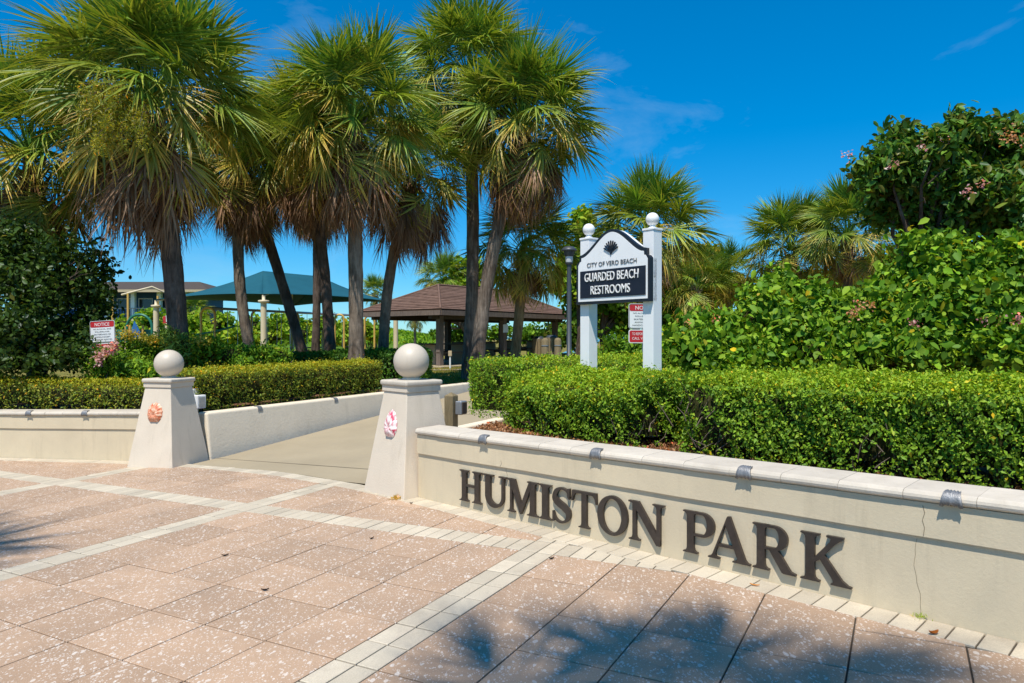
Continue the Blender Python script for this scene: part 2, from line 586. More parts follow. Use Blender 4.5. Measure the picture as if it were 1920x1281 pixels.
M['tan_wall'] = surf('tan_wall', (0.50, 0.40, 0.25), 0.05, 1, 0.85, 0.1, 20)
M['blue_wall'] = surf('blue_wall', (0.05, 0.13, 0.26), 0.08, 1, 0.8, 0.1, 20)
M['glass'] = surf('dark_glass', (0.02, 0.025, 0.03), 0.2, 1, 0.08, 0.0, spec=0.6)
M['skin'] = surf('skin', (0.42, 0.25, 0.17), 0.06, 8, 0.6, 0.0)
M['cloth_dark'] = surf('dark_clothes', (0.03, 0.035, 0.06), 0.15, 8, 0.9, 0.0)
M['cloth_grey'] = surf('grey_shorts', (0.45, 0.42, 0.40), 0.1, 8, 0.9, 0.0)
M['hair'] = surf('dark_hair', (0.03, 0.02, 0.015), 0.2, 20, 0.7, 0.0)
M['leaf_hedge'] = leafmat('hedge_leaf', (1.75, 1.72, 1.1), trans=0.28, gloss=0.012, rough=0.5)
M['leaf_big'] = leafmat('broad_leaf', (1.9, 1.65, 1.05), trans=0.28, gloss=0.008, rough=0.5)
M['leaf_dark'] = leafmat('waxy_dark_leaf', (2.0, 1.9, 1.3), trans=0.25, gloss=0.016, rough=0.42)
M['frond'] = leafmat('palm_frond', (3.0, 2.7, 1.7), trans=0.26, gloss=0.03, rough=0.42, objrand=0.18)
M['frond_dead'] = leafmat('dead_frond', (1.15, 1.0, 0.92), trans=0.22, gloss=0.01, rough=0.5, objrand=0.25)
M['petal'] = leafmat('petal', trans=0.4, gloss=0.03, rough=0.5)
M['hedge_core'] = surf('shaded_twig_brown', (0.035, 0.036, 0.012), 0.5, 14, 1.0, 0.9, 40, (0.06, 0.04, 0.02), 0.5, 0.05)  # shade inside the foliage painted in as a dark brown green
M['twig'] = bark_mat('twig', (0.15, 0.11, 0.075), (0.26, 0.21, 0.16))
M['bark'] = bark_mat('palm_bark', (0.17, 0.125, 0.09), (0.31, 0.25, 0.19))
M['bark_dark'] = bark_mat('dark_palm_bark', (0.085, 0.06, 0.045), (0.17, 0.125, 0.10))
M['bark_rough'] = bark_mat('fissured_bark', (0.14, 0.105, 0.08), (0.30, 0.25, 0.20), (11, 11, 1.1), 1.2)
M['bark_warm'] = bark_mat('warm_bark', (0.24, 0.155, 0.07), (0.36, 0.25, 0.13))


def shell_mat(name, a, b, c):
    m, n, l, out = nodes_of(name)
    p = n.new('ShaderNodeBsdfPrincipled')
    at_ = n.new('ShaderNodeAttribute'); at_.attribute_name = 'col'
    sep = n.new('ShaderNodeSeparateColor'); l.new(at_.outputs['Color'], sep.inputs[0])
    comb = n.new('ShaderNodeCombineXYZ')
    l.new(sep.outputs[0], comb.inputs[0]); l.new(sep.outputs[1], comb.inputs[1])
    mp = n.new('ShaderNodeMapping'); mp.inputs['Scale'].default_value = (14, 2.5, 1)
    l.new(comb.outputs[0], mp.inputs['Vector'])
    t = noise(n, l, mp.outputs[0], 1.3, 5, 0.6, 0.3)
    r = ramp(n, l, t.outputs['Fac'], [(0.4, a), (0.52, b), (0.64, c)]).outputs[0]
    l.new(r, p.inputs['Base Color'])
    p.inputs['Roughness'].default_value = 0.4
    l.new(p.outputs[0], out.inputs[0])
    return m


M['shell_orange'] = shell_mat('orange_shell', (0.55, 0.13, 0.05), (0.72, 0.28, 0.14), (0.80, 0.62, 0.45))
M['shell_pink'] = shell_mat('pink_shell', (0.62, 0.06, 0.12), (0.80, 0.68, 0.64), (0.85, 0.80, 0.75))
M['shell_black'] = M['black']


def text_mesh(body, size, sx=1.0, align='CENTER', ext=0.004, spacing=1.0):
    cu = bpy.data.curves.new('txt', 'FONT')
    cu.body = body
    cu.size = size
    cu.align_x = align
    cu.extrude = ext
    cu.space_character = spacing
    cu.resolution_u = 3
    ob = bpy.data.objects.new('txt', cu)
    COL.objects.link(ob)
    bpy.context.view_layer.update()
    me = bpy.data.meshes.new_from_object(ob.evaluated_get(bpy.context.evaluated_depsgraph_get()))
    bpy.data.objects.remove(ob)
    bpy.data.curves.remove(cu)
    me.transform(Matrix.Diagonal((sx, 1, 1, 1)))
    return me


def letters_on(me, origin, ux, uz, n, name, mat, parent):
    """stand a text mesh on a plane: ux right, uz up, n out of the plane"""
    R = Matrix((ux, uz, n)).transposed().to_4x4()
    me.transform(Matrix.Translation(Vector(origin) - root_loc(parent)) @ R)
    me.materials.clear()
    me.materials.append(mat)
    return link(name, me, parent)


# ------------------------------------------------------------------ layout of the place (metres, camera above the origin)
AX = Vector((math.sin(0.51), math.cos(0.51), 0))        # direction of the walk and of one set of paving joints
BX = Vector((math.cos(0.51), -math.sin(0.51), 0))       # the other set
O0 = Vector((-3.039, 5.836, 0))
TU, TV, WB = 0.5005, 0.489, 0.277                       # tile sizes, band width
WD = Vector((0.6955, -0.7185, 0))                       # right wall runs along WD
WN = Vector((-0.7185, -0.6955, 0))                      # and faces WN
W0 = Vector((-0.95, 7.08, 0))
EDGE = [V3(-13.0, 12.05), V3(-7.773, 10.58), V3(-5.507, 9.93), V3(-4.05, 9.36), V3(-2.79, 8.66), V3(-1.67, 7.78), V3(-0.95, 7.08), V3(4.6, 1.345)]


def tz(p):                    # plaza is tilted a little, higher to the right
    return SLOPE * p[0]


def gz(x, y):                 # park ground behind the walls
    return 0.50 + max(0.0, y - 16) * 0.0095 + 0.015 * min(max(x, -6), 6)


# ------------------------------------------------------------------ ground
def grid_sheet(name, front, back, n, mat, zf, kind='structure', off=0.0):
    """sheet between two polylines with n rows"""
    def resample(pl, k):
        pl = [Vector(p) for p in pl]
        L = [0]
        for i in range(1, len(pl)): L.append(L[-1] + (pl[i] - pl[i - 1]).length)
        o = []
        for j in range(k):
            t = L[-1] * j / (k - 1)
            i = max(q for q in range(len(pl) - 1) if L[q] <= t + 1e-9)
            f = (t - L[i]) / max(1e-9, L[i + 1] - L[i])
            o.append(pl[i].lerp(pl[i + 1], min(1, f)))
        return o
    k = 40
    a, b = resample(front, k), resample(back, k)
    vs, fs = [], []
    for r in range(n + 1):
        for j in range(k):
            p = a[j].lerp(b[j], r / n)
            vs.append((p.x, p.y, zf(p.x, p.y) + off))
    for r in range(n):
        for j in range(k - 1):
            fs.append((r * k + j, r * k + j + 1, (r + 1) * k + j + 1, (r + 1) * k + j))
    o = MB().add(vs, fs, True).build(name, mat)
    return tag(o, kind=kind)


# base under everything, out to the shore, then the sea to the horizon
base = MB()
base.add([(-160, -30, -0.62), (160, -30, -0.62), (160, 96, -0.62), (-160, 96, -0.62)], [(0, 1, 2, 3)])
tag(base.build('ground', M['lawn']), kind='structure')
sea = MB().add([(-4500, 90, -1.5), (4500, 90, -1.5), (4500, 5000, -1.5), (-4500, 5000, -1.5)], [(0, 1, 2, 3)])
tag(sea.build('sea', M['sea']), kind='structure')

PL0, PL1 = V3(-4.36, 9.95), V3(1.98, 21.2)       # left wall line of the walk
PR0 = V3(-0.80, 8.25)
PR1 = PR0 + AX * 14.6
XW = 60
LW0, LW1 = V3(-13.0, 12.05), V3(-4.85, 9.78)
grid_sheet('planting_bed', [V3(-26, 15.9), V3(-13, 12.2), V3(-7.77, 10.73), V3(-4.40, 10.02)], [V3(-26, 19.5), V3(-13, 17.5), V3(-6.6, 16.6), V3(-0.70, 16.45)], 16, M['mulch'], lambda x, y: gz(x, y) + 0.02 * math.sin(3 * x + 2 * y))
grid_sheet('planting_bed', [V3(-0.78, 8.15), V3(-0.55, 7.15), V3(2.6, 3.80), V3(4.8, 1.55)], [V3(3.2, 15.9), V3(5.4, 14.4), V3(11.5, 12.0), V3(16, 7)], 24, M['mulch'], lambda x, y: gz(x, y) + 0.02 * math.sin(3 * x + 2 * y))
grid_sheet('lawn', [V3(-60, 24), V3(-26, 19.5), V3(-13, 17.5), V3(-6.6, 16.6), V3(-0.70, 16.45)], [V3(-70, 95), V3(-20, 95), V3(12, 95)], 30, M['lawn'], gz, off=-0.004)
grid_sheet('lawn', [V3(3.2, 15.9), V3(5.4, 14.4), V3(11.5, 12.0), V3(16, 7), V3(40, 4)], [V3(12, 95), V3(40, 95), V3(80, 95)], 30, M['lawn'], gz, off=-0.004)
grid_sheet('lawn', [V3(2.15, 21.2), V3(6.2, 21.2)], [V3(12.05, 94.9), V3(12.9, 94.9)], 20, M['lawn'], gz, off=-0.008)


# ------------------------------------------------------------------ plaza paving
def clip(poly, p, nrm):       # keep the side nrm points to
    out = []
    for i in range(len(poly)):
        a, b = poly[i], poly[(i + 1) % len(poly)]
        da, db = (a - p).dot(nrm), (b - p).dot(nrm)
        if da >= 0: out.append(a)
        if (da >= 0) != (db >= 0): out.append(a.lerp(b, da / (da - db)))
    return out


def edge_planes(off):
    pl = []
    for a, b in zip(EDGE[:-1], EDGE[1:]):
        d = (b - a).normalized()
        nrm = Vector((d.y, -d.x, 0))
        pl.append((a + nrm * off, nrm))
    return pl


def UV(u, v):
    return O0 + BX * u + AX * v


def area(p):
    return abs(sum(p[i].x * p[(i + 1) % len(p)].y - p[(i + 1) % len(p)].x * p[i].y for i in range(len(p)))) / 2


slab = MB()
pl = [EDGE[0], EDGE[1], EDGE[2], EDGE[3], EDGE[4], EDGE[5], EDGE[6], EDGE[7], V3(7.5, -6), V3(-22, -6), V3(-22, 12)]
slab.prism([(p.x, p.y) for p in reversed(pl)], lambda u, v, w: Vector((u, v, w + SLOPE * u)), -0.12, -0.012)
plaza = slab.build('plaza_pavement', M['joint'])
tag(plaza, kind='structure')

GAP = 0.009


def paver_mesh(poly, name, mat, h=0.03, dz=0.0, tilt=(0, 0)):
    """poly: world points; returns mesh about its centroid"""
    c = sum(poly, Vector((0, 0, 0))) / len(poly)
    n = len(poly)
    top = [p - c for p in poly]
    ins = [p * (1 - 0.006 / max(0.05, p.length)) for p in top]
    vs = [(p.x, p.y, -h + SLOPE * p.x) for p in top] + [(p.x, p.y, -0.003 + SLOPE * p.x) for p in top] + [(p.x, p.y, SLOPE * p.x) for p in ins]
    fs = [tuple(range(2 * n, 3 * n))]
    for i in range(n):
        j = (i + 1) % n
        fs.append((i, j, n + j, n + i))
        fs.append((n + i, n + j, 2 * n + j, 2 * n + i))
    me = bpy.data.meshes.new(name)
    me.from_pydata(vs, [], fs)
    me.materials.append(mat)
    bm = bmesh.new(); bm.from_mesh(me)
    bmesh.ops.recalc_face_normals(bm, faces=bm.faces)
    bm.to_mesh(me); bm.free()
    return me, c


def cell(u0, u1, v0, v1):
    return [UV(u0 + GAP / 2, v0 + GAP / 2), UV(u1 - GAP / 2, v0 + GAP / 2), UV(u1 - GAP / 2, v1 - GAP / 2), UV(u0 + GAP / 2, v1 - GAP / 2)]


BANDW = 0.20
planes = edge_planes(BANDW + 0.004)
PER_U, PER_V = 6 * TU + WB, 6 * TV + 0.26


def u_edges(k0, k1):
    e = []
    for k in range(k0, k1):
        b = k * PER_U
        e += [('t', b + i * TU, b + (i + 1) * TU) for i in range(6)] + [('b', b + 6 * TU, b + PER_U)]
    return e


def v_edges(k0, k1):
    e = []
    for k in range(k0, k1):
        b = k * PER_V + 2 * TV + 0.26 - PER_V + 0.26 - 0.26
        e += [('t', b + i * TV, b + (i + 1) * TV) for i in range(6)] + [('b', b + 6 * TV, b + PER_V)]
    return e


# rows: band occupies v in [2*TV, 2*TV+0.26]
tiles, bricks = [], []
UE = u_edges(-3, 3)
VE = []
for k in range(-2, 3):
    b = 2 * TV + 0.26 + k * PER_V
    VE += [('t', b + i * TV, b + (i + 1) * TV) for i in range(6)] + [('b', b + 6 * TV, b + PER_V)]
for tu_, u0, u1 in UE:
    for tv_, v0, v1 in VE:
        if tu_ == 't' and tv_ == 't':
            tiles.append(cell(u0, u1, v0, v1))
        elif tu_ == 'b' and tv_ == 't':
            um, vm = (u0 + u1) / 2, (v0 + v1) / 2
            for a, b in ((u0, um), (um, u1)):
                for c, d in ((v0, vm), (vm, v1)): bricks.append(cell(a, b, c, d))
        else:
            n = 4 if tu_ == 't' else 2
            for i in range(n):
                bricks.append(cell(u0 + (u1 - u0) * i / n, u0 + (u1 - u0) * (i + 1) / n, v0, v1))


def clipped(polys):
    o = []
    for p in polys:
        q = p
        for a, nrm in planes:
            q = clip(q, a, nrm)
            if len(q) < 3: break
        if len(q) < 3 or area(q) < 0.002: continue
        o.append((q, len(q) == 4 and abs(area(q) - area(p)) < 1e-5))
    return o


def in_view(c, m=1.0):
    if c.y < 2.6 - m * 0.3: return False
    return abs(c.x) < c.y * 0.735 + 0.75 * m


def place_pavers(polys, name, mat, lim=300):
    seen, rest = [], []
    for q, full in clipped(polys):
        c = sum(q, Vector((0, 0, 0))) / len(q)
        (seen if in_view(c) else rest).append((q, full, c))
    seen.sort(key=lambda t: t[2].length)
    shared = {}
    off = MB()
    for i, (q, full, c) in enumerate(seen):
        dz = random.uniform(-0.0015, 0.0015)
        if i < lim:
            key = (round((q[1] - q[0]).length, 3), round((q[2] - q[1]).length, 3)) if full else None
            if key is not None and key in shared:
                me = shared[key]
            else:
                me, _ = paver_mesh(q, name, mat)
                if key is not None: shared[key] = me
            link(name, me, plaza, loc=(c.x, c.y, tz(c) + dz))
        else:
            rest.append((q, full, c))
    vs_any = False
    for q, full, c in rest:
        if c.y < -5.5 or c.y > 13 or c.x < -19 or c.x > 7: continue
        me, cc = paver_mesh(q, 'tmp', mat)
        v = [(p.co.x + c.x, p.co.y + c.y, p.co.z + tz(c)) for p in me.vertices]
        off.add(v, [tuple(f.vertices) for f in me.polygons])
        bpy.data.meshes.remove(me)
        vs_any = True
    if vs_any:
        tag(off.build(name + 's_beyond', mat, plaza), kind='stuff')


place_pavers(tiles, 'paving_tile', M['tile'])
place_pavers(bricks, 'pale_brick', M['brick'], 290)

# soldier course along the wall foot
edge_bricks = []
for a, b in zip(EDGE[:-1], EDGE[1:]):
    d = (b - a); L = d.length; d.normalize()
    nrm = Vector((d.y, -d.x, 0))
    n = max(1, round(L / 0.135))
    for i in range(n):
        s0, s1 = L * i / n + GAP / 2, L * (i + 1) / n - GAP / 2
        edge_bricks.append([a + d * s0, a + d * s1, a + d * s1 + nrm * BANDW, a + d * s0 + nrm * BANDW][::-1])
for q in edge_bricks:
    c = sum(q, Vector((0, 0, 0))) / 4
    me, c = paver_mesh(q, 'edge_brick', M['brick'])
    link('edge_brick', me, plaza, loc=(c.x, c.y, tz(c) + random.uniform(-0.001, 0.001)))


# ------------------------------------------------------------------ concrete walk into the park
def walk_z(p):
    t = max(0.0, (p - V3(-3, 9)).dot(AX))
    return min(SLOPE * p.x + 0.062 * t, gz(p.x, p.y) + 0.006)


walk = MB()
wa = [EDGE[3] + V3(-0.30, 0.10), EDGE[4] + V3(0, 0.004), EDGE[5] + V3(0, 0.004), EDGE[5] + V3(0.75, 0.05)]
cols, rows = 10, 26
vsw, fsw = [], []
for r in range(rows + 1):
    for j in range(cols + 1):
        f = j / cols * 3
        i = min(2, int(f))
        p0 = wa[i].lerp(wa[i + 1], f - i)
        p = p0 + AX * (15.5 * r / rows) + BX * (0.25 * min(1, r / 6) * (1 if j == cols else 0))
        vsw.append((p.x, p.y, walk_z(p)))
for r in range(rows):
    for j in range(cols):
        fsw.append((r * (cols + 1) + j, r * (cols + 1) + j + 1, (r + 1) * (cols + 1) + j + 1, (r + 1) * (cols + 1) + j))
walk.add(vsw, fsw, True)
walk_o = tag(walk.build('concrete_path', M['concrete']), kind='structure')
jo = MB()
for t in (0.32, 4.1, 8.0):
    a0 = V3(-4.5, 9.62) + AX * t; b0 = V3(-1.2, 7.95) + AX * t
    n = 12
    for i in range(n):
        p, q = a0.lerp(b0, i / n), a0.lerp(b0, (i + 1) / n)
        jo.add([p + V3(0, 0, walk_z(p) + .007), q + V3(0, 0, walk_z(q) + .007), q + AX * .012 + V3(0, 0, walk_z(q) + .007), p + AX * .012 + V3(0, 0, walk_z(p) + .007)], [(0, 1, 2, 3)])
jo.build('expansion_joint', M['joint'], walk_o)


# ------------------------------------------------------------------ walls
def wall_fn(p0, d, n):
    def fn(s, q, z):          # s along, q out of the face (towards n), z above the tilted ground
        p = p0 + d * s + n * q
        return Vector((p.x, p.y, z + tz(p)))
    return fn


def cap_profile():            # (q, z) cross-section of a bullnose cap stone, q towards the front
    pr = [(-0.27, 0.640), (0.012, 0.640), (0.029, 0.644), (0.041, 0.654), (0.045, 0.668), (0.041, 0.683), (0.029, 0.695), (0.013, 0.701), (-0.27, 0.704)]
    return pr


def stopper(fn, s, name, parent, mat):
    """cast metal scallop bent over the cap's front edge"""
    mb = MB()
    n, w = 9, 0.042
    prof = [(-0.013, 0.714), (0.022, 0.716), (0.043, 0.708), (0.056, 0.690), (0.059, 0.668), (0.055, 0.648)]
    prof_in = [(-0.013, 0.7065), (0.017, 0.7055), (0.033, 0.6975), (0.0435, 0.686), (0.0475, 0.668), (0.0445, 0.650)]
    vs, fs = [], []
    for pi in (0, 1):
        for k in range(n):
            t = k / (n - 1) * 2 - 1
            for i, (q, z) in enumerate(prof if pi == 0 else prof_in):
                f = i / 5
                ww = w * (0.72 + 0.55 * f)
                rib = 0.004 * math.cos(t * math.pi * 4) if pi == 0 else 0
                ext = -0.014 * (t * t) * (f > 0.9) + 0.006 * math.cos(t * math.pi * 4) * (f > 0.9)
                vs.append(fn(s + t * ww, q + rib * (1 if i > 1 else 0.2), z + rib * (1 if i < 3 else 0) - ext * -1))
    m = len(prof)
    for pi in (0, 1):
        for k in range(n - 1):
            for i in range(m - 1):
                a = pi * n * m + k * m + i
                fs.append((a, a + 1, a + m + 1, a + m))
    N = n * m
    for k in range(n - 1):
        for i in (0, m - 1):
            a = k * m + i
            fs.append((a, a + m, N + a + m, N + a))
    for k in (0, n - 1):
        for i in range(m - 1):
            a = k * m + i
            fs.append((a, a + 1, N + a + 1, N + a))
    mb.add(vs, fs, True)
    return mb.build(name, mat, parent)


def planter_wall(name, p0, d, n, L, label, stops, stone=0.335, miter=0.0):
    fn = wall_fn(p0, d, n)
    base = fn(L / 2, 0, 0)
    t = thing(name, base, label, 'wall')
    b = MB()
    b.hexa([fn(0, 0, -0.15), fn(L, 0, -0.15), fn(L, -0.24, -0.15), fn(0, -0.24, -0.15), fn(0, 0, 0.640), fn(L, 0, 0.640), fn(L, -0.24, 0.640), fn(0, -0.24, 0.640)])
    b.build('wall_body', M['stucco'], t)
    ub = MB()
    ns = 20
    pts, pts2 = [], []
    for i in range(ns + 1):
        s = L * i / ns
        wob = 0.0015 * math.sin(i * 2.1) + 0.001 * math.sin(i * 5.3)
        pts.append((s, 0.447 + wob)); pts2.append((s, 0.6385))
    ub.strip(pts, pts2, lambda u, v, w: fn(u, w, v), 0.001, 0.018)
    ub.build('upper_band', M['stucco'], t, 0.003)
    pr = cap_profile()
    k = int(L / stone)
    for i in range(k):
        s0, s1 = L * i / k + 0.0012, L * (i + 1) / k - 0.0012
        jz, jq = random.uniform(-0.0015, 0.0015), random.uniform(-0.002, 0.002)
        c = MB()
        vs = [fn(s0, q + jq, z + jz) for q, z in pr] + [fn(s1, q + jq, z + jz) for q, z in pr]
        m = len(pr)
        fs = [tuple(range(m)), tuple(range(2 * m - 1, m - 1, -1))] + [(a, (a + 1) % m, m + (a + 1) % m, m + a) for a in range(m)]
        c.add(vs, fs)
        c.build('cap_stone', M['cap'], t)
    for s in stops:
        stopper(fn, s, 'skate_stopper', t, M['stopper'])
    return t, fn


def s_at(px):                 # where the ray of a photo column meets the right wall's face
    x = (px - 960) / FPX
    # W0 + s*WD : X = x*Y
    return (x * W0.y - W0.x) / (WD.x - x * WD.y)


right_wall, RW = planter_wall('planter_wall', W0, WD, WN, 7.6, 'long cream stucco planter wall carrying the bronze HUMISTON PARK letters',
                              [s_at(915) - .02, s_at(1124), s_at(1402), s_at(1790)])
LD = (V3(-4.95, 9.772) - V3(-13, 12.10)).normalized()
LN = Vector((LD.y, -LD.x, 0))
left_len = (V3(-4.95, 9.772) - V3(-13, 12.10)).length


def sl_at(px):
    x = (px - 960) / FPX
    p = V3(-13, 12.10)
    return (x * p.y - p.x) / (LD.x - x * LD.y)


left_wall, LWf = planter_wall('planter_wall', V3(-13, 12.10), LD, LN, left_len, 'plain cream planter wall without letters, left of the scallop pillar', [sl_at(58), sl_at(163)])

# cracks and weeping stains modelled as hairline recess strips
crk = MB()


def crack(fn, pts, q, w):
    L, R = [], []
    for s, z in pts:
        L.append((s - w / 2, z)); R.append((s + w / 2, z))
    crk.strip(L, R, lambda u, v, ww: fn(u, ww, v), q, q + 0.0012)


sc = s_at(1722)
crack(RW, [(sc + 0.010 * math.sin(z * 17) + 0.003 * math.sin(z * 61) - 0.06 * (z - 0.2), z) for z in [0.01 + 0.03 * i for i in range(15)]], 0.0002, 0.0016)
crack(RW, [(s_at(950) + 0.01 * math.sin(z * 70), z) for z in [0.38, 0.40, 0.42, 0.44]], 0.0002, 0.003)
crack(RW, [(s_at(1735) + 0.006 * math.sin(z * 90), z) for z in [0.455, 0.5, 0.54, 0.58, 0.62]], 0.0182, 0.003)
crack(RW, [(s_at(942) + 0.012 * math.sin(z * 80), z) for z in [0.45, 0.48, 0.51]], 0.0182, 0.003)
M['crack'] = surf('crack_line', (0.22, 0.175, 0.115), 0.2, 8, 0.95, 0.0)
crk.build('crack', M['crack'], right_wall)


# ---- bronze serif letters
def arc(cx, cy, rx, ry, a0, a1, n=18):
    return [(cx + rx * math.cos(math.radians(a0 + (a1 - a0) * i / n)), cy + ry * math.sin(math.radians(a0 + (a1 - a0) * i / n))) for i in range(n + 1)]


SE, ST = 0.095, 0.042     # serif overhang and thickness
SW, TW = 0.165, 0.075     # thick and thin strokes


def stem(x0, x1, top=True, bot=True, y0=0.0, y1=1.0, se=SE):
    p = []
    if bot:
        p += [(x0 - se, y0), (x1 + se, y0), (x1 + se, y0 + ST * .7), (x1 + se * .45, y0 + ST), (x1 + se * .12, y0 + ST * 1.9), (x1, y0 + ST * 3.2)]
    else:
        p += [(x0, y0), (x1, y0)]
    if top:
        p += [(x1, y1 - ST * 3.2), (x1 + se * .12, y1 - ST * 1.9), (x1 + se * .45, y1 - ST), (x1 + se, y1 - ST * .7), (x1 + se, y1), (x0 - se, y1), (x0 - se, y1 - ST * .7), (x0 - se * .45, y1 - ST), (x0 - se * .12, y1 - ST * 1.9), (x0, y1 - ST * 3.2)]
    else:
        p += [(x1, y1), (x0, y1)]
    if bot:
        p += [(x0, y0 + ST * 3.2), (x0 - se * .12, y0 + ST * 1.9), (x0 - se * .45, y0 + ST), (x0 - se, y0 + ST * .7)]
    return ('poly', p)


def quad(*p): return ('poly', list(p))


def ribbon(cl, wd, closed=False):
    L, R = [], []
    n = len(cl)
    for i, (x, y) in enumerate(cl):
        if closed: a, b = cl[(i - 1) % n], cl[(i + 1) % n]
        else: a, b = cl[max(0, i - 1)], cl[min(n - 1, i + 1)]
        dx, dy = b[0] - a[0], b[1] - a[1]
        l = math.hypot(dx, dy) or 1
        w = wd[i] / 2
        L.append((x - dy / l * w, y + dx / l * w)); R.append((x + dy / l * w, y - dx / l * w))
    return ('strip', L, R, closed)


def bowl(x, y0, y1, w, thick, thin):
    """half-ring bowl of P/R from stem x"""
    ymid, h = (y0 + y1) / 2, (y1 - y0) / 2
    xs = x + w * 0.42
    out, inn = [(x, y1)], [(x, y1 - thin)]
    out += arc(xs, ymid, w - w * .42, h, 90, -90, 16)
    inn += arc(xs, ymid, w - w * .42 - thick, h - thin, 90, -90, 16)
    out += [(x, y0)]; inn += [(x, y0 + thin)]
    return ('strip', out, inn, False)


def glyph(ch):
    if ch == 'H':
        return [stem(.1, .1 + SW), stem(.60, .60 + SW), quad((.1 + SW - .01, .48), (.61, .48), (.61, .48 + TW), (.1 + SW - .01, .48 + TW))]
    if ch == 'I':
        return [stem(.1, .1 + SW)]
    if ch == 'T':
        return [stem(.33, .33 + SW, top=False, y1=.97), ('poly', [(.0, .70), (.03, .70), (.065, .84), (.13, .92), (.33, .935), (.50, .935), (.695, .92), (.76, .84), (.795, .70), (.825, .70), (.81, 1.0), (.015, 1.0)])]
    if ch == 'N':
        return [stem(.1, .1 + TW + .01, top=False), stem(.68, .68 + TW + .01, bot=False, y0=-.005), ('poly', [(0, 1), (0, .965), (.10, .945), (.68, -.03), (.765, -.03), (.765, .12), (.25, 1)])]
    if ch == 'M':
        return [stem(.10, .10 + TW, top=False), stem(.80, .80 + SW, top=True), ('poly', [(.0, 1), (.0, .965), (.09, .94), (.46, -.01), (.50, -.01), (.55, .14), (.27, 1)]),
                ('poly', [(.46, -.01), (.50, -.01), (.83, .80), (.83, 1), (.78, 1), (.455, .20)])]
    if ch == 'U':
        cl = [(.1825, .95)] + [(.1825, .55)] + arc(.43, .36, .2475, .30, 180, 360, 22) + [(.6775, .55), (.6775, .95)]
        n = len(cl)
        wd = [SW if i < n * .35 else (SW + (TW - SW) * min(1, (i / n - .35) / .3)) for i in range(n)]
        return [ribbon(cl, wd), ('poly', [(.0, 1), (.0, 1 - ST), (.365, 1 - ST), (.365, 1)]), ('poly', [(.55, 1), (.55, 1 - ST), (.80, 1 - ST), (.80, 1)])]
    if ch == 'O':
        n = 44
        L = [(.46 + .46 * math.cos(2 * math.pi * i / n), .5 + .525 * math.sin(2 * math.pi * i / n)) for i in range(n)]
        R = [(.46 + .285 * math.cos(2 * math.pi * i / n), .5 + .445 * math.sin(2 * math.pi * i / n)) for i in range(n)]
        return [('strip', L, R, True)]
    if ch == 'S':
        cl = arc(.32, .735, .235, .24, 12, 200, 16)
        cl += [(.14, .60), (.24, .53), (.36, .47), (.46, .39)]
        cl += arc(.285, .265, .235, .245, 20, -170, 16)
        n = len(cl)
        wd = []
        for i in range(n):
            t = i / (n - 1)
            wd.append(.055 + .135 * math.exp(-((t - .5) / .17) ** 2) + .03 * math.exp(-((t - .28) / .06) ** 2))
        return [ribbon(cl, wd), ('poly', [(.53, 1.0), (.49, .99), (.47, .95), (.50, .75), (.54, .70), (.565, .70), (.565, 1.0)]), ('poly', [(.02, .0), (.06, .02), (.09, .06), (.08, .24), (.05, .31), (.02, .31)])]
    if ch == 'P':
        return [stem(.1, .1 + SW), bowl(.1 + SW - .01, .42, 1.0, .50, SW + .01, .055)]
    if ch == 'R':
        return [stem(.1, .1 + SW), bowl(.1 + SW - .01, .46, 1.0, .48, SW + .01, .055),
                ('poly', [(.34, .49), (.45, .46), (.53, .49), (.80, .07), (.90, .035), (.90, 0), (.66, 0), (.62, .02)])]
    if ch == 'A':
        return [('poly', [(.41, 1.02), (.47, 1.02), (.81, .10), (.86, .042), (.92, .03), (.92, 0), (.53, 0), (.53, .03), (.61, .045), (.635, .10), (.365, .83)]),
                ('poly', [(.41, 1.02), (.365, .83), (.135, .12), (.15, .05), (.235, .03), (.235, 0), (-.03, 0), (-.03, .03), (.03, .045), (.075, .11)]),
                quad((.20, .30), (.57, .30), (.545, .365), (.222, .365))]
    if ch == 'K':
        return [stem(.1, .1 + SW), ('poly', [(.26, .40), (.36, .47), (.60, .80), (.70, .90), (.78, .958), (.78, 1), (.48, 1), (.48, .962), (.56, .945), (.545, .88), (.26, .50)]),
                ('poly', [(.34, .52), (.43, .60), (.76, .12), (.86, .042), (.92, .03), (.92, 0), (.56, 0), (.56, .03), (.605, .05), (.585, .12)])]
    return []


px_l = lambda v: 840 + v / 2.3415
SPAN = dict(zip(range(12), [(62, 158), (162, 268), (272, 405), (410, 465), (470, 550), (555, 665), (668, 800), (805, 962), (1045, 1182), (1155, 1340), (1350, 1540), (1560, 1785)]))
LH, LB = 0.288, 0.078
for i, ch in enumerate('HUMISTONPARK'):
    g = glyph(ch)
    xs = [p[0] for pc in g for p in (pc[1] if pc[0] == 'poly' else pc[1] + pc[2])]
    x0, x1 = min(xs), max(xs)
    s0, s1 = s_at(px_l(SPAN[i][0]) - 1) , s_at(px_l(SPAN[i][1]) - 1)
    mb = MB()
    for j, pc in enumerate(g):
        e = 0.0005 * j
        fnl = lambda u, v, w, s0=s0, s1=s1, x0=x0, x1=x1: RW(s0 + (u - x0) / (x1 - x0) * (s1 - s0), w, LB + LH * v)
        if pc[0] == 'poly': mb.prism(pc[1], fnl, 0.006 + e, 0.029 + e)
        else: mb.strip(pc[1], pc[2], fnl, 0.006 + e, 0.029 + e, pc[3])
    mid = s0 + (s1 - s0) * .5
    for zz in (0.35, 0.65):       # short stand-off pins into the wall
        pass
    o = mb.build('letter', M['bronze'], right_wall)
    o['label'] = 'raised bronze letter ' + ch


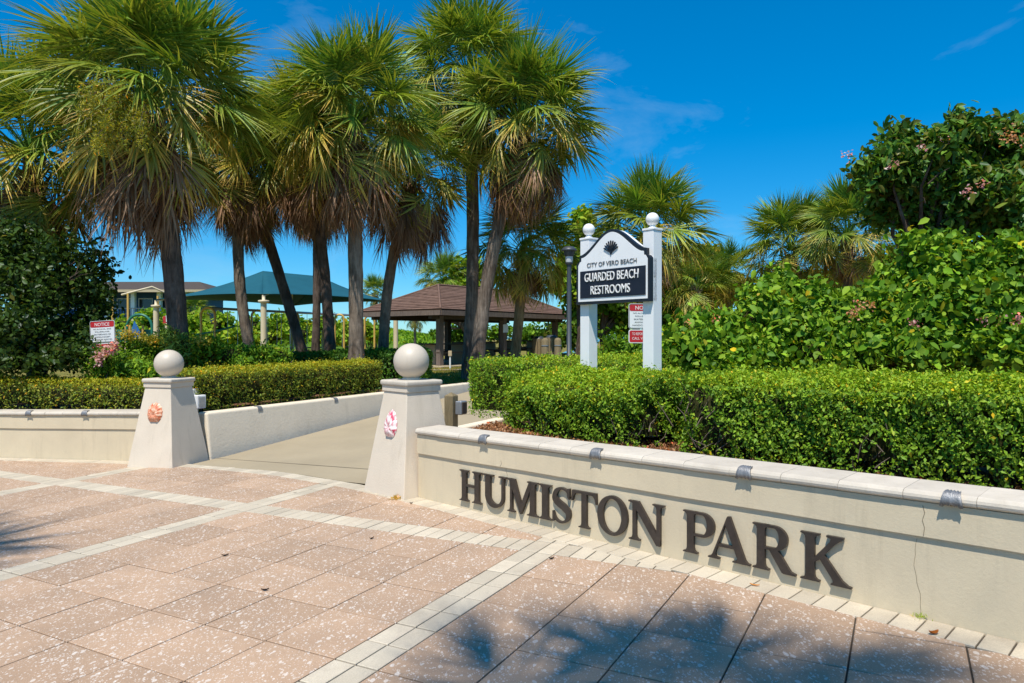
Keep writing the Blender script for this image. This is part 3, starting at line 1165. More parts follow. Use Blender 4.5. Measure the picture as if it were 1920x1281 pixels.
# ------------------------------------------------------------------ gate pillars
def pillar(name, center, phi, label, shellmat, shell_kind):
    ca, sa = math.cos(phi), math.sin(phi)
    ex, ey = Vector((ca, -sa, 0)), Vector((sa, ca, 0))
    z0 = tz(center)
    t = thing(name, V3(center.x, center.y, z0), label, 'pillar', 'ball topped pillars at the park entrance')

    def ring(hw, z):
        return [center + ex * a * hw + ey * b * hw + V3(0, 0, z0 + z) for a, b in ((-1, -1), (1, -1), (1, 1), (-1, 1))]
    b = MB()
    b.hexa(ring(.36, -.12) + ring(.36, -.0) if False else ring(.3825, -.15) + ring(.2075, 1.055))
    b.build('pillar_body', M['stucco_white'], t, 0.008, 3)
    c = MB(); c.hexa(ring(.222, 1.0552) + ring(.222, 1.118)); c.build('collar', M['stucco_white'], t, 0.004)
    c = MB(); c.hexa(ring(.242, 1.1182) + ring(.242, 1.175)); c.build('cap_slab', M['cap'], t, 0.022, 4)
    c = MB(); c.lathe(center + V3(0, 0, z0), [(.10, 1.1752), (.10, 1.190), (.08, 1.20)], 24); c.build('ball_foot', M['stucco_white'], t)
    c = MB(); c.sphere(center + V3(0, 0, z0 + 1.183 + .189), .19, 40, 24); c.build('ball', M['ball'], t)
    # shell medallion on the face that looks at the street (-ey side)
    hb, ht, H = .36, .2075, 1.055
    zc = 0.70
    hw = hb + (ht - hb) * zc / H
    fc = center - ey * hw + V3(0, 0, z0 + zc)
    up = (ey * (hb - ht) / H + V3(0, 0, 1)).normalized()
    nn = ex.cross(up).normalized()
    if nn.dot(ey) > 0: nn = -nn
    vs, fs, cols = [], [], []
    na, nr = 49, 9
    RX, RY = (.118, .135) if shell_kind == 0 else (.110, .150)
    for i in range(nr):
        r = i / (nr - 1)
        for k in range(na):
            a = -2.55 + 5.1 * k / (na - 1)        # fan, hinge below
            ribs = 13 if shell_kind == 0 else 9
            rim = 1 + .03 * math.cos(a / 5.1 * 2 * math.pi * ribs) * r
            dome = .045 * math.sin(math.pi * min(1, .18 + .82 * r)) + .008 * math.cos(a / 5.1 * 2 * math.pi * ribs) * r * (1 - r * .6)
            rr = r * rim * (0.55 + 0.45 * math.cos(a / 2) ** 1.2)
            u = math.sin(a) * rr * RX * 1.18
            v = math.cos(a) * rr * RY * 1.25 - RY * .12
            if shell_kind == 1: v -= RY * .0; u *= (1 - .25 * max(0, v / RY))
            vs.append(fc + ex * u + up * (v) + nn * (.004 + dome * (1 if r < 1 else 0)))
            cols.append((k / (na - 1), r, 0))
    for i in range(nr - 1):
        for k in range(na - 1):
            fs.append((i * na + k, i * na + k + 1, (i + 1) * na + k + 1, (i + 1) * na + k))
    for k in range(nr - 1):       # close the hinge
        fs.append((k * na + na - 1, k * na, (k + 1) * na, (k + 1) * na + na - 1))
    off = root_loc(t)
    me = np_mesh('shell_medallion', np.array([tuple(p - off) for p in vs]), np.array(fs), np.array(cols), shellmat, True)
    link('shell_medallion', me, t)
    return t


phi_r = math.radians(45.5)
cr_ = V3(-1.082, 6.963) + Vector((math.cos(phi_r), -math.sin(phi_r), 0)) * -.36 + Vector((math.sin(phi_r), math.cos(phi_r), 0)) * .36
pillar('gate_pillar', cr_, phi_r, 'white stucco gate pillar with a pink and white shell, ball on top', M['shell_pink'], 1)
phi_l = math.radians(15)
cl_ = V3(-4.484, 9.20) + Vector((math.cos(phi_l), -math.sin(phi_l), 0)) * -.36 + Vector((math.sin(phi_l), math.cos(phi_l), 0)) * .36
pillar('gate_pillar', cl_, phi_l, 'white stucco gate pillar with an orange scallop shell, ball on top', M['shell_orange'], 0)


# low walls on both sides of the walk
def side_wall(p0, d, n, L, ztop, label, stops, thick=.2, t0=0.0):
    mid = p0 + d * L * .5
    t = thing('path_wall', V3(mid.x, mid.y, walk_z(mid)), label, 'wall')
    b = MB()
    k = 14
    for i in range(k):
        a, c = p0 + d * (L * i / k), p0 + d * (L * (i + 1) / k)
        za, zc = ztop(i / k), ztop((i + 1) / k)
        wob = lambda q: 0.004 * math.sin(q.x * 3.1 + q.y * 2.2)
        pts = []
        for z_a, z_c in ((-.4, -.4), (za, zc)):
            bt_ = .11 if z_a < 0 else 0.0                  # face leans back a little, shaped so it catches more sun
            pts += [a + n * (wob(a) + bt_) + V3(0, 0, z_a), c + n * (wob(c) + bt_) + V3(0, 0, z_c), c - n * thick + V3(0, 0, z_c), a - n * thick + V3(0, 0, z_a)]
        vs = pts
        f = [(4, 5, 6, 7), (0, 1, 5, 4), (2, 3, 7, 6)]
        if i == 0: f.append((3, 0, 4, 7))
        if i == k - 1: f.append((1, 2, 6, 5))
        b.add(vs, f)
    o = b.build('wall_body', M['pathwall'], t)
    m = o.modifiers.new('weld', 'WELD'); m.merge_threshold = 0.0005
    m = o.modifiers.new('bevel', 'BEVEL'); m.width = .03; m.segments = 3; m.angle_limit = math.radians(50); m.limit_method = 'ANGLE'
    for s in stops:
        p = p0 + d * s
        z = ztop(s / L)
        c = MB()
        prof = [(-.09, z + .008), (-.02, z + .008), (.006, z - .010), (.012, z - .03), (.012, z - .075)]
        prof2 = [(-.09, z + .0005), (-.022, z + .0005), (-.001, z - .014), (.0045, z - .03), (.0045, z - .075)]
        for sgn in (0,):
            vs = []
            for pr in (prof, prof2):
                for ds in (-.04, .04):
                    vs += [p + d * ds + n * q + V3(0, 0, zz) for q, zz in pr]
            fs = []
            for i in range(4):
                fs.append((i, i + 1, 5 + i + 1, 5 + i)); fs.append((10 + i, 15 + i, 15 + i + 1, 10 + i + 1))
                fs.append((i, 10 + i, 10 + i + 1, i + 1)); fs.append((5 + i, 5 + i + 1, 15 + i + 1, 15 + i))
            fs += [(0, 5, 15, 10), (4, 14, 19, 9)]
            c.add(vs, fs)
        c.build('skate_stopper', M['stopper'], t)
    return t


sd = (PL1 - PL0).normalized()
side_wall(PL0, sd, Vector((sd.y, -sd.x, 0)), 11.6, lambda f: 0.515 + 0.05 * f, 'rough stucco wall along the far side of the concrete path', [0.95, 2.6, 4.25, 7.1, 9.0])
side_wall(PR0, AX, -Vector((AX.y, -AX.x, 0)), 12.5, lambda f: 0.52 + 0.08 * f, 'low pale kerb wall edging the mulch on the near side of the path', [], .16)


# ------------------------------------------------------------------ foliage engines
def leaf_mesh(name, P, N, size, mat, pal, aspect=0.5, droop=0.2, spread=0.9, wide=False, updir=None, tip=None):
    """one folded leaf per point: P (n,3), N (n,3) outward, size (n,), palette (k,3) with random mixing"""
    n = len(P)
    pal = np.array(pal)
    R = RNG.normal(size=(n, 3))
    D = N * (1 - spread) + R * spread * 0.8          # leaf axis
    D[:, 2] += droop * -1.0
    D /= np.linalg.norm(D, axis=1)[:, None] + 1e-9
    Q = N + RNG.normal(size=(n, 3)) * 0.55           # leaf normal, roughly facing out / up
    Q[:, 2] += 0.35
    S = np.cross(D, Q)
    S /= np.linalg.norm(S, axis=1)[:, None] + 1e-9
    Q = np.cross(S, D)
    sz = size[:, None]
    base = P - D * sz * 0.45
    tipp = P + D * sz * 0.55 - np.array([0, 0, 1]) * sz * 0.10
    i = RNG.integers(0, len(pal), n)
    j = RNG.integers(0, len(pal), n)
    f = RNG.random((n, 1))
    col = pal[i] * f + pal[j] * (1 - f)
    col = col * (0.8 + 0.4 * RNG.random((n, 1)))
    old = RNG.random(n) < 0.025
    col[old] = col[old] * np.array([2.4, 1.15, 0.8])
    if not wide:
        mid = P - D * sz * 0.02
        l = mid + S * sz * aspect * 0.5 + Q * sz * 0.09
        r = mid - S * sz * aspect * 0.5 + Q * sz * 0.09
        verts = np.stack([base, r, tipp, l], 1).reshape(-1, 3)
        b = np.arange(n)[:, None] * 4
        faces = np.concatenate([b + np.array([0, 1, 2]), b + np.array([0, 2, 3])])
        cols = np.repeat(col, 4, axis=0)
    else:
        m1, m2 = P - D * sz * 0.18, P + D * sz * 0.20
        l1, r1 = m1 + S * sz * aspect * 0.46 + Q * sz * 0.07, m1 - S * sz * aspect * 0.46 + Q * sz * 0.07
        l2, r2 = m2 + S * sz * aspect * 0.42 + Q * sz * 0.05, m2 - S * sz * aspect * 0.42 + Q * sz * 0.05
        mm = P + Q * sz * -0.02
        verts = np.stack([base, r1, r2, tipp, l2, l1, mm], 1).reshape(-1, 3)
        b = np.arange(n)[:, None] * 7
        faces = np.concatenate([b + np.array(t) for t in ([0, 1, 6], [1, 2, 6], [2, 3, 6], [3, 4, 6], [4, 5, 6], [5, 0, 6])])
        cols = np.repeat(col, 7, axis=0)
    return np_mesh(name, verts, faces, cols, mat)


def lumps(p, s=1.0, seed=0.0):
    x, y, z = p[:, 0] * s, p[:, 1] * s, p[:, 2] * s
    return (np.sin(2.1 * x + 1.3 * y + seed) + np.sin(3.7 * y - 2.2 * z + 1.7 * seed) + np.sin(4.3 * z + 3.1 * x + 0.6 * seed) + 0.7 * np.sin(7.3 * x - 5.1 * y + 4.7 * z + seed) + 0.5 * np.sin(11 * x + 9 * z - 6 * y)) / 4.2


def path_frame(pts, s):
    """positions and inward normals (left of direction) along a polyline at fractions s"""
    pts = np.array(pts, float)
    seg = np.diff(pts, axis=0)
    L = np.linalg.norm(seg, axis=1)
    C = np.concatenate([[0], np.cumsum(L)])
    t = s * C[-1]
    k = np.clip(np.searchsorted(C, t, 'right') - 1, 0, len(L) - 1)
    f = (t - C[k]) / L[k]
    P = pts[k] + seg[k] * f[:, None]
    # smoothed direction
    d = np.gradient(pts, axis=0)
    D = d[k] * (1 - f[:, None]) + d[k + 1] * f[:, None]
    D /= np.linalg.norm(D, axis=1)[:, None]
    return P, D, C[-1]


def hedge(name, label, front, thick, zb, ht, nleaf, lsize, pal, mat, group=None, rough=0.05, aspect=0.55, seed=0.0, topcol=None, gaps=True, holes=(), round_=.14, twigs=0):
    """clipped hedge: front = 2-D polyline of the near face foot (direction so that the hedge lies to its left)"""
    front = [(p[0], p[1]) for p in front]
    mid = front[len(front) // 2]
    t = thing(name, V3(mid[0], mid[1], zb(*mid)), label, 'hedge', group)
    _, _, L = path_frame(front, np.array([0.5]))
    per = ht + thick + ht * 0.45
    ends = thick * 0.5
    n = nleaf

    def surface(n):
        s = RNG.random(n) * (1 + 2 * ends / L * 0.8) - ends / L * 0.8
        q = RNG.random(n) * per
        sc = np.clip(s, 0.0005, 0.9995)
        P, D, _ = path_frame(front, sc)
        Nn = np.stack([-D[:, 1], D[:, 0]], 1)             # into the hedge
        over = (s - sc) * L                               # beyond the ends: wrap round
        inn = np.where(q < ht, 0, np.where(q < ht + thick, q - ht, thick))
        z = np.where(q < ht, q, np.where(q < ht + thick, ht, ht - (q - ht - thick)))
        # rounded shoulders
        r = round_
        cx = np.minimum(inn, thick - inn)
        sh = np.clip(1 - cx / r, 0, 1) * np.clip(1 - (ht - z) / r, 0, 1)
        z = z - sh * r * 0.45
        isend = np.abs(over) > 1e-6
        inn = np.where(isend, RNG.random(n) * thick, inn)
        z = np.where(isend, RNG.random(n) ** 0.8 * ht, z)
        nx = np.where(q < ht, -1.0, np.where(q < ht + thick, 0.0, 1.0))[:, None] * Nn
        nz = np.where((q >= ht) & (q < ht + thick), 1.0, 0.12)
        N3 = np.concatenate([nx, nz[:, None]], 1)
        N3[isend] = np.concatenate([D[isend] * np.sign(over[isend])[:, None], np.full((isend.sum(), 1), .15)], 1)
        XY = P + Nn * inn[:, None]
        out = np.where(isend, 0.12 * (1 - (2 * inn / thick - 1) ** 2), 0)
        XY = XY + D * (np.sign(over) * out)[:, None]
        zbv = np.array([zb(x, y) for x, y in XY])
        PP = np.concatenate([XY, (zbv + z)[:, None]], 1)
        return PP, N3, z
    P, N, z = surface(n)
    N /= np.linalg.norm(N, axis=1)[:, None]
    lm = lumps(P, 2.6, seed) * 0.6 + lumps(P, 6.5, seed + 3) * 0.4
    depth = RNG.exponential(0.035, n)
    P = P + N * (lm * rough - depth)[:, None] + RNG.normal(size=(n, 3)) * 0.012
    keep = np.ones(n, bool)
    if gaps:
        g = lumps(P, 4.2, seed + 9)
        keep &= ~((g < -0.42) & (depth < 0.07) & (N[:, 2] < 0.6) & (RNG.random(n) < 0.9))
        g2 = lumps(P, 9.0, seed + 5)
        keep &= ~((g2 < -0.40) & (depth < 0.05) & (RNG.random(n) < 0.75))
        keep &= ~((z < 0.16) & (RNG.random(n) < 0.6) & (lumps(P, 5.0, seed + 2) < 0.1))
    for hx, hy, hz, hr in holes:
        keep &= ((P[:, 0] - hx) ** 2 + (P[:, 1] - hy) ** 2 + (P[:, 2] - hz) ** 2 > hr * hr * (0.6 + 0.8 * RNG.random(n))) | (RNG.random(n) < 0.12)
    P, N, z = P[keep], N[keep], z[keep]
    n = len(P)
    shoot = RNG.random(n) < 0.03                      # stray shoots stand proud of the clipped face
    P[shoot] += N[shoot] * (0.02 + 0.07 * RNG.random((shoot.sum(), 1)))
    size = lsize * (0.5 + 1.0 * RNG.random(n) ** 1.3)
    off = np.array(root_loc(t))
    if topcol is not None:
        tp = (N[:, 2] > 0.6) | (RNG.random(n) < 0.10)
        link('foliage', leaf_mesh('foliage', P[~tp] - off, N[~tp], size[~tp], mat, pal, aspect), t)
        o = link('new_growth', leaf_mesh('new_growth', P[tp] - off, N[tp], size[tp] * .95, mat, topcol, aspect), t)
    else:
        link('foliage', leaf_mesh('foliage', P - off, N, size, mat, pal, aspect), t)
    # solid stand-in for the twiggy heart, its shade put into a dark colour
    core = MB()
    ns = max(8, int(L / 0.18))
    S = np.linspace(0, 1, ns + 1)
    PF, DF, _ = path_frame(front, np.clip(S, .0005, .9995))
    vs, fs = [], []
    e = 0.10
    for i in range(ns + 1):
        nx = Vector((-DF[i][1], DF[i][0], 0)); p = V3(PF[i][0], PF[i][1])
        zz = zb(p.x, p.y)
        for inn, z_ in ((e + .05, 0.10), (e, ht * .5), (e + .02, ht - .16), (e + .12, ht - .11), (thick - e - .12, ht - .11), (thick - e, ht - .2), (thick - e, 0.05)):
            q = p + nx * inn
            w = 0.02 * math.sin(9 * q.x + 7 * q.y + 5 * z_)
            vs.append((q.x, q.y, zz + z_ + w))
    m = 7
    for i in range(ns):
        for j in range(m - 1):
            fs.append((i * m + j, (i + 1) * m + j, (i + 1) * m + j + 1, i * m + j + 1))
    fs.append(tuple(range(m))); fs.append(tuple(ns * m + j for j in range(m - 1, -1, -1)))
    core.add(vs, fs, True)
    core.build('shaded_twig_core', M['hedge_core'], t)
    # stems at the foot, bare twigs where the face is open
    st = MB()
    for i in range(twigs):
        hx, hy, hz, hr = holes[i % len(holes)]
        p = V3(hx + random.gauss(0, hr * .7), hy + random.gauss(0, hr * .7), hz + random.gauss(-.1, hr * .6))
        pf, df, _ = path_frame(front, np.array([random.random() * .2 + (.0 if hx > 1.4 else .75)]))
        q = p + V3(random.uniform(-.14, .14), random.uniform(-.14, .10), random.uniform(.05, .22))
        st.tube([p, p.lerp(q, .5) + V3(random.uniform(-.03, .03), random.uniform(-.03, .03), 0), q], [.006, .004, .002], 5)
    for i in range(int(L * 7)):
        s = random.random()
        pf, df, _ = path_frame(front, np.array([min(max(s, .001), .999)]))
        nx = V3(-df[0][1], df[0][0]); p = V3(pf[0][0], pf[0][1]) + nx * random.uniform(.12, min(.4, thick * .5))
        z0 = zb(p.x, p.y)
        q = p + V3(random.uniform(-.15, .15), random.uniform(-.15, .15), 0) - nx * random.uniform(0, .1)
        st.tube([p + V3(0, 0, z0 - .02), p.lerp(q, .5) + V3(random.uniform(-.03, .03), 0, z0 + .12), q + V3(0, 0, z0 + random.uniform(.22, .4))], [.009, .006, .003], 5)
    tag(st.build('stem', M['twig'], t), kind='stuff')
    return t


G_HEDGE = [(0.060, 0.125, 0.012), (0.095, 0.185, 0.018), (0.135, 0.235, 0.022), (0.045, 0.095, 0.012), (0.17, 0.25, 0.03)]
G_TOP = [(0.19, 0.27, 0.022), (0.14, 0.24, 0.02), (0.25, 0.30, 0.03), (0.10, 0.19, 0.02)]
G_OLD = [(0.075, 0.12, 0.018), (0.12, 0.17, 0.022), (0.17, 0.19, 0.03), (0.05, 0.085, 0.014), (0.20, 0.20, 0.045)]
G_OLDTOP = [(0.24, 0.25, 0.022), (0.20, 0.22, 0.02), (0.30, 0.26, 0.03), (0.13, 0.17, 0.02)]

zb_r = lambda x, y: gz(x, y) + 0.012 * min(max(x, 0), 4)
# the hedge lies to the left of its front line's direction, so fronts run right to left ... toward the far end
hr_left = [(-0.10, 8.50), (0.06, 8.02), (0.34, 7.55), (0.78, 7.02), (1.20, 6.62)]
hr_right = [(1.52, 6.22), (2.35, 5.42), (3.3, 4.58), (4.3, 3.62), (5.2, 2.75)]
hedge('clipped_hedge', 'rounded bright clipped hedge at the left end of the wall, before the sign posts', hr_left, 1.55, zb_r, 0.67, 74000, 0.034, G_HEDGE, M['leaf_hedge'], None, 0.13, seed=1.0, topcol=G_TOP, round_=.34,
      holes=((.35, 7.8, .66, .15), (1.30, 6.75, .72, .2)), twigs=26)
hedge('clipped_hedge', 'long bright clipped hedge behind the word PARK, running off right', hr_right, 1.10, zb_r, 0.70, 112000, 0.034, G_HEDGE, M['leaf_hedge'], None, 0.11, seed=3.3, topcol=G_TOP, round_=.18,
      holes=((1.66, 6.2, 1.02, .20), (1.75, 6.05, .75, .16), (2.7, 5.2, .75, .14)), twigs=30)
hedge('clipped_hedge', 'smaller rounded clipped hedge between the sign posts and the lamp', [(-0.1, 9.3), (0.6, 10.2), (1.25, 10.35), (2.2, 9.4)][::-1] if False else [(-0.05, 9.1), (0.45, 9.35), (1.0, 9.2), (1.9, 8.75)], 1.3, zb_r, 0.80, 26000, 0.036, G_HEDGE, M['leaf_hedge'], None, 0.07, seed=4.0, topcol=G_TOP)
zb_l = lambda x, y: gz(x, y)
hl = [(PL0 + sd * s + Vector((-sd.y, sd.x, 0)) * 0.42) for s in (0.15, 1.0, 1.9, 2.8, 3.7, 4.35)]
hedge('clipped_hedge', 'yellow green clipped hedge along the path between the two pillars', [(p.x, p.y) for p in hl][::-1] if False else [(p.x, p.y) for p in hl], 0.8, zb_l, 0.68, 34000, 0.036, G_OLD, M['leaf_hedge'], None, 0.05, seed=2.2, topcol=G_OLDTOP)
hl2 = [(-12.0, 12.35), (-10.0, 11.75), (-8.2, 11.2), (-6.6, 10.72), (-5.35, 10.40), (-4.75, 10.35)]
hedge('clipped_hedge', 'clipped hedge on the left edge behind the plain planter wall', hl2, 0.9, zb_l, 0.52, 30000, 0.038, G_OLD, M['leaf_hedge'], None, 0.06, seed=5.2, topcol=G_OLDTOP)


def blob_points(blobs, n, shell=0.45):
    """points spread through the outer part of ellipsoids (cx,cy,cz,rx,ry,rz)"""
    B = np.array(blobs, float)
    w = B[:, 3] * B[:, 4] + B[:, 4] * B[:, 5] + B[:, 3] * B[:, 5]
    k = RNG.choice(len(B), n, p=w / w.sum())
    d = RNG.normal(size=(n, 3))
    d /= np.linalg.norm(d, axis=1)[:, None]
    r = 1 - shell * RNG.random(n) ** 1.6
    r = r * (1 + 0.16 * lumps(d * 2.5 + B[k][:, :3] * 1.3, 1.4))
    P = B[k][:, :3] + d * r[:, None] * B[k][:, 3:6]
    N = d / B[k][:, 3:6]
    N /= np.linalg.norm(N, axis=1)[:, None]
    return P, N


def clusters(P, N, per, rad):
    """turn each point into a sprig of several leaves"""
    n = len(P)
    PP = np.repeat(P, per, axis=0) + RNG.normal(size=(n * per, 3)) * rad
    NN = np.repeat(N, per, axis=0) + RNG.normal(size=(n * per, 3)) * 0.35
    NN /= np.linalg.norm(NN, axis=1)[:, None]
    return PP, NN


def clumps(blobs, k, f):
    o = []
    for b in blobs:
        o.append((b[0], b[1], b[2], b[3] * .64, b[4] * .64, b[5] * .64))
        for _ in range(k):
            d = RNG.normal(size=3)
            d[1] -= .5
            d /= np.linalg.norm(d)
            r = f * (0.7 + .6 * RNG.random())
            o.append((b[0] + d[0] * b[3] * .8, b[1] + d[1] * b[4] * .8, b[2] + d[2] * b[5] * .8, b[3] * r, b[4] * r, b[5] * r))
    return o


def shrub(name, label, cat, base, blobs, n, lsize, pal, mat, aspect=0.55, wide=False, per=4, rad=0.06, shell=0.5, group=None, flowers=None, limbs=8, bark='twig', droop=0.2, spread=.9, core=True, lr=0.012):
    t = thing(name, base, label, cat, group)
    off = np.array(root_loc(t))
    P, N = blob_points(clumps(blobs, 9, .38), max(1, n // per), shell)
    P, N = clusters(P, N, per, rad)
    k = P[:, 2] > base[2] + 0.03
    P, N = P[k], N[k]
    size = lsize * (0.45 + 1.0 * RNG.random(len(P)) ** 1.2)
    link('foliage', leaf_mesh('foliage', P - off, N, size, mat, pal, aspect, droop, spread, wide), t)
    lb = MB()
    for b in blobs:
        c = Vector(b[:3])
        for _ in range(max(1, limbs // len(blobs) + 1)):
            e = c + Vector((random.uniform(-.7, .7) * b[3], random.uniform(-.7, .7) * b[4], random.uniform(-.3, .75) * b[5]))
            s = Vector(base) + V3(random.uniform(-.12, .12), random.uniform(-.12, .12), -.05)
            m = s.lerp(e, .5) + V3(random.uniform(-.15, .15), random.uniform(-.15, .15), .08)
            lb.tube([s, s.lerp(m, .5), m, m.lerp(e, .5) + V3(0, 0, .03), e], [lr, lr * .85, lr * .7, lr * .5, lr * .25], 5)
    tag(lb.build('branch', M[bark], t), kind='stuff')
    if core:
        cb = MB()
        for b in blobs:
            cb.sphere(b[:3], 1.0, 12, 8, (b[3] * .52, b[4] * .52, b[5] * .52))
        cb.build('shaded_twig_core', M['hedge_core'], t)  # solid dark filler, the gaps' shade painted into its colour
    if flowers:
        for fname, fpal, pts, cnt, fr, fs in flowers:
            pts = np.array(pts, float)
            kk = RNG.integers(0, len(pts), cnt)
            FP = pts[kk] + RNG.normal(size=(cnt, 3)) * fr
            FN = np.tile([-.2, -.7, .6], (cnt, 1))
            link_stuff(fname, leaf_mesh(fname, FP - off, FN, np.full(cnt, fs) * (0.7 + .6 * RNG.random(cnt)), M['petal'], fpal, 0.7, 0, .8), t)
    return t


def blob_at(px, py, Y, rpx, rpy=None, ry=None):
    c = at(px, py, Y)
    r = rpx * Y / FPX
    r2 = (rpy if rpy else rpx) * Y / FPX
    return (c.x, c.y, c.z, r, ry if ry else r, r2)


# ------------------------------------------------------------------ palms
def frond_mesh(name, droop, fold, pal, tipcol, seed, plen=1.0, blen=1.05, nseg=46, dead=False, spread=112):
    rng = np.random.default_rng(seed)
    verts, faces, cols = [], [], []

    def strip(pts, widths, nrm, c0, c1):
        b = len(verts)
        n = len(pts)
        for i, p in enumerate(pts):
            d = pts[min(i + 1, n - 1)] - pts[max(i - 1, 0)]
            d = d / (np.linalg.norm(d) + 1e-9)
            s = np.cross(d, nrm)
            s /= np.linalg.norm(s) + 1e-9
            f = np.cross(s, d)
            w = widths[i]
            verts.extend([p - s * w - f * w * .75 * -1, p, p + s * w + f * w * .75])
            t = i / (n - 1)
            c = np.array(c0) * (1 - t ** 2) + np.array(c1) * t ** 2
            cols.extend([c, c * .9, c])
        for i in range(n - 1):
            a = b + i * 3
            faces.extend([(a, a + 1, a + 4, a + 3), (a + 1, a + 2, a + 5, a + 4)])
    # petiole
    pet = [np.array([plen * t, 0, 0.10 * math.sin(t * 1.6) * plen]) for t in np.linspace(0, 1, 6)]
    pw = [.028, .020, .016, .014, .012, .010]
    strip(pet, pw, np.array([0, 0, 1.]), np.array(pal[0]) * 1.25, np.array(pal[0]) * 1.1)
    end = pet[-1]
    slope0 = (pet[-1] - pet[-2]); ang0 = math.atan2(slope0[2], slope0[0])
    # costa
    cn = 9
    cost = [end]
    a = ang0
    cl = blen * (0.42 if not dead else .3)
    for i in range(cn):
        a -= droop * 0.13
        cost.append(cost[-1] + np.array([math.cos(a), 0, math.sin(a)]) * cl / cn)
    for k in range(nseg):
        f = (k + .5) / nseg * 2 - 1                  # -1 .. 1 across the fan
        sgn = 1 if f > 0 else -1
        af = abs(f)
        if rng.random() < .07: continue              # torn out
        phi = math.radians(spread) * af ** 0.95 * sgn + rng.normal() * .04
        j = int(round((1 - af) ** 1.1 * cn))
        o = cost[j]
        tang = cost[min(j + 1, cn)] - cost[max(j - 1, 0)]
        tang /= np.linalg.norm(tang)
        nrm = np.array([-tang[2], 0, tang[0]])
        d = tang * math.cos(phi) + np.array([0, 1, 0]) * math.sin(phi) + nrm * (-fold * af)
        d /= np.linalg.norm(d)
        L = blen * (0.62 + 0.38 * (1 - af ** 2)) * rng.uniform(.88, 1.08)
        dr = droop * rng.uniform(.6, 1.5)
        snap = rng.random() < .14                    # snapped, hanging segment
        if snap: dr = dr * 2.5 + .35
        brk = rng.uniform(.45, .75)
        pts = []
        m = 7
        p = o.copy()
        dd = d.copy()
        for i in range(m):
            pts.append(p.copy())
            t = i / (m - 1)
            bend = dr * (.10 + .55 * max(0, t - brk * .6))
            dd = dd + np.array([0, 0, -1]) * bend + rng.normal(size=3) * (.04 + (.035 if dead else 0))
            dd /= np.linalg.norm(dd)
            p = p + dd * L / (m - 1)
        wmax = (0.0205 if not dead else .0135) * blen * (1.12 - .35 * af)
        wd = [wmax * .5, wmax * .95, wmax, wmax * .8, wmax * .5, wmax * .22, wmax * .04]
        c = np.array(pal[rng.integers(0, len(pal))]) * rng.uniform(.8, 1.2)
        tc_ = np.array(tipcol) * rng.uniform(.8, 1.2) if rng.random() < .7 else c
        strip(pts, wd, nrm + np.array([0, 0, .3]), c, tc_)
    return np_mesh(name, np.array(verts), np.array(faces), np.array(cols), M['frond_dead'] if dead else M['frond'], False)


PG = [(0.035, 0.085, 0.016), (0.052, 0.112, 0.020), (0.070, 0.135, 0.028)]
PM = [(0.045, 0.090, 0.016), (0.072, 0.122, 0.024), (0.105, 0.150, 0.032)]
PY = [(0.125, 0.14, 0.026), (0.08, 0.11, 0.022), (0.19, 0.165, 0.036), (.07, .10, .02)]
PD = [(0.20, 0.125, 0.065), (0.27, 0.185, 0.11), (0.14, 0.08, 0.045), (0.34, 0.26, 0.18)]
FR = {'young': [frond_mesh('frond', .10, .18, PG, (.10, .14, .03), 100 + i, .95, 1.02, 42, False, 104) for i in range(6)],
      'mature': [frond_mesh('frond', .42, .26, PM, (.17, .17, .04), 200 + i, 1.02, 1.02, 42, False, 116) for i in range(8)],
      'old': [frond_mesh('frond', .62, .34, PY, (.30, .20, .07), 300 + i, .98, 1.0, 38, False, 114) for i in range(7)],
      'dead': [frond_mesh('dead_frond', .10, .35, PD, (.32, .22, .14), 400 + i, .75, 1.05, 30, True, 40) for i in range(7)]}


def trunk_pts(base, top, bow, n=16):
    base, top = Vector(base), Vector(top)
    side = V3(bow[0], bow[1], 0)
    return [base.lerp(top, i / n) + side * math.sin(math.pi * i / n) for i in range(n + 1)]


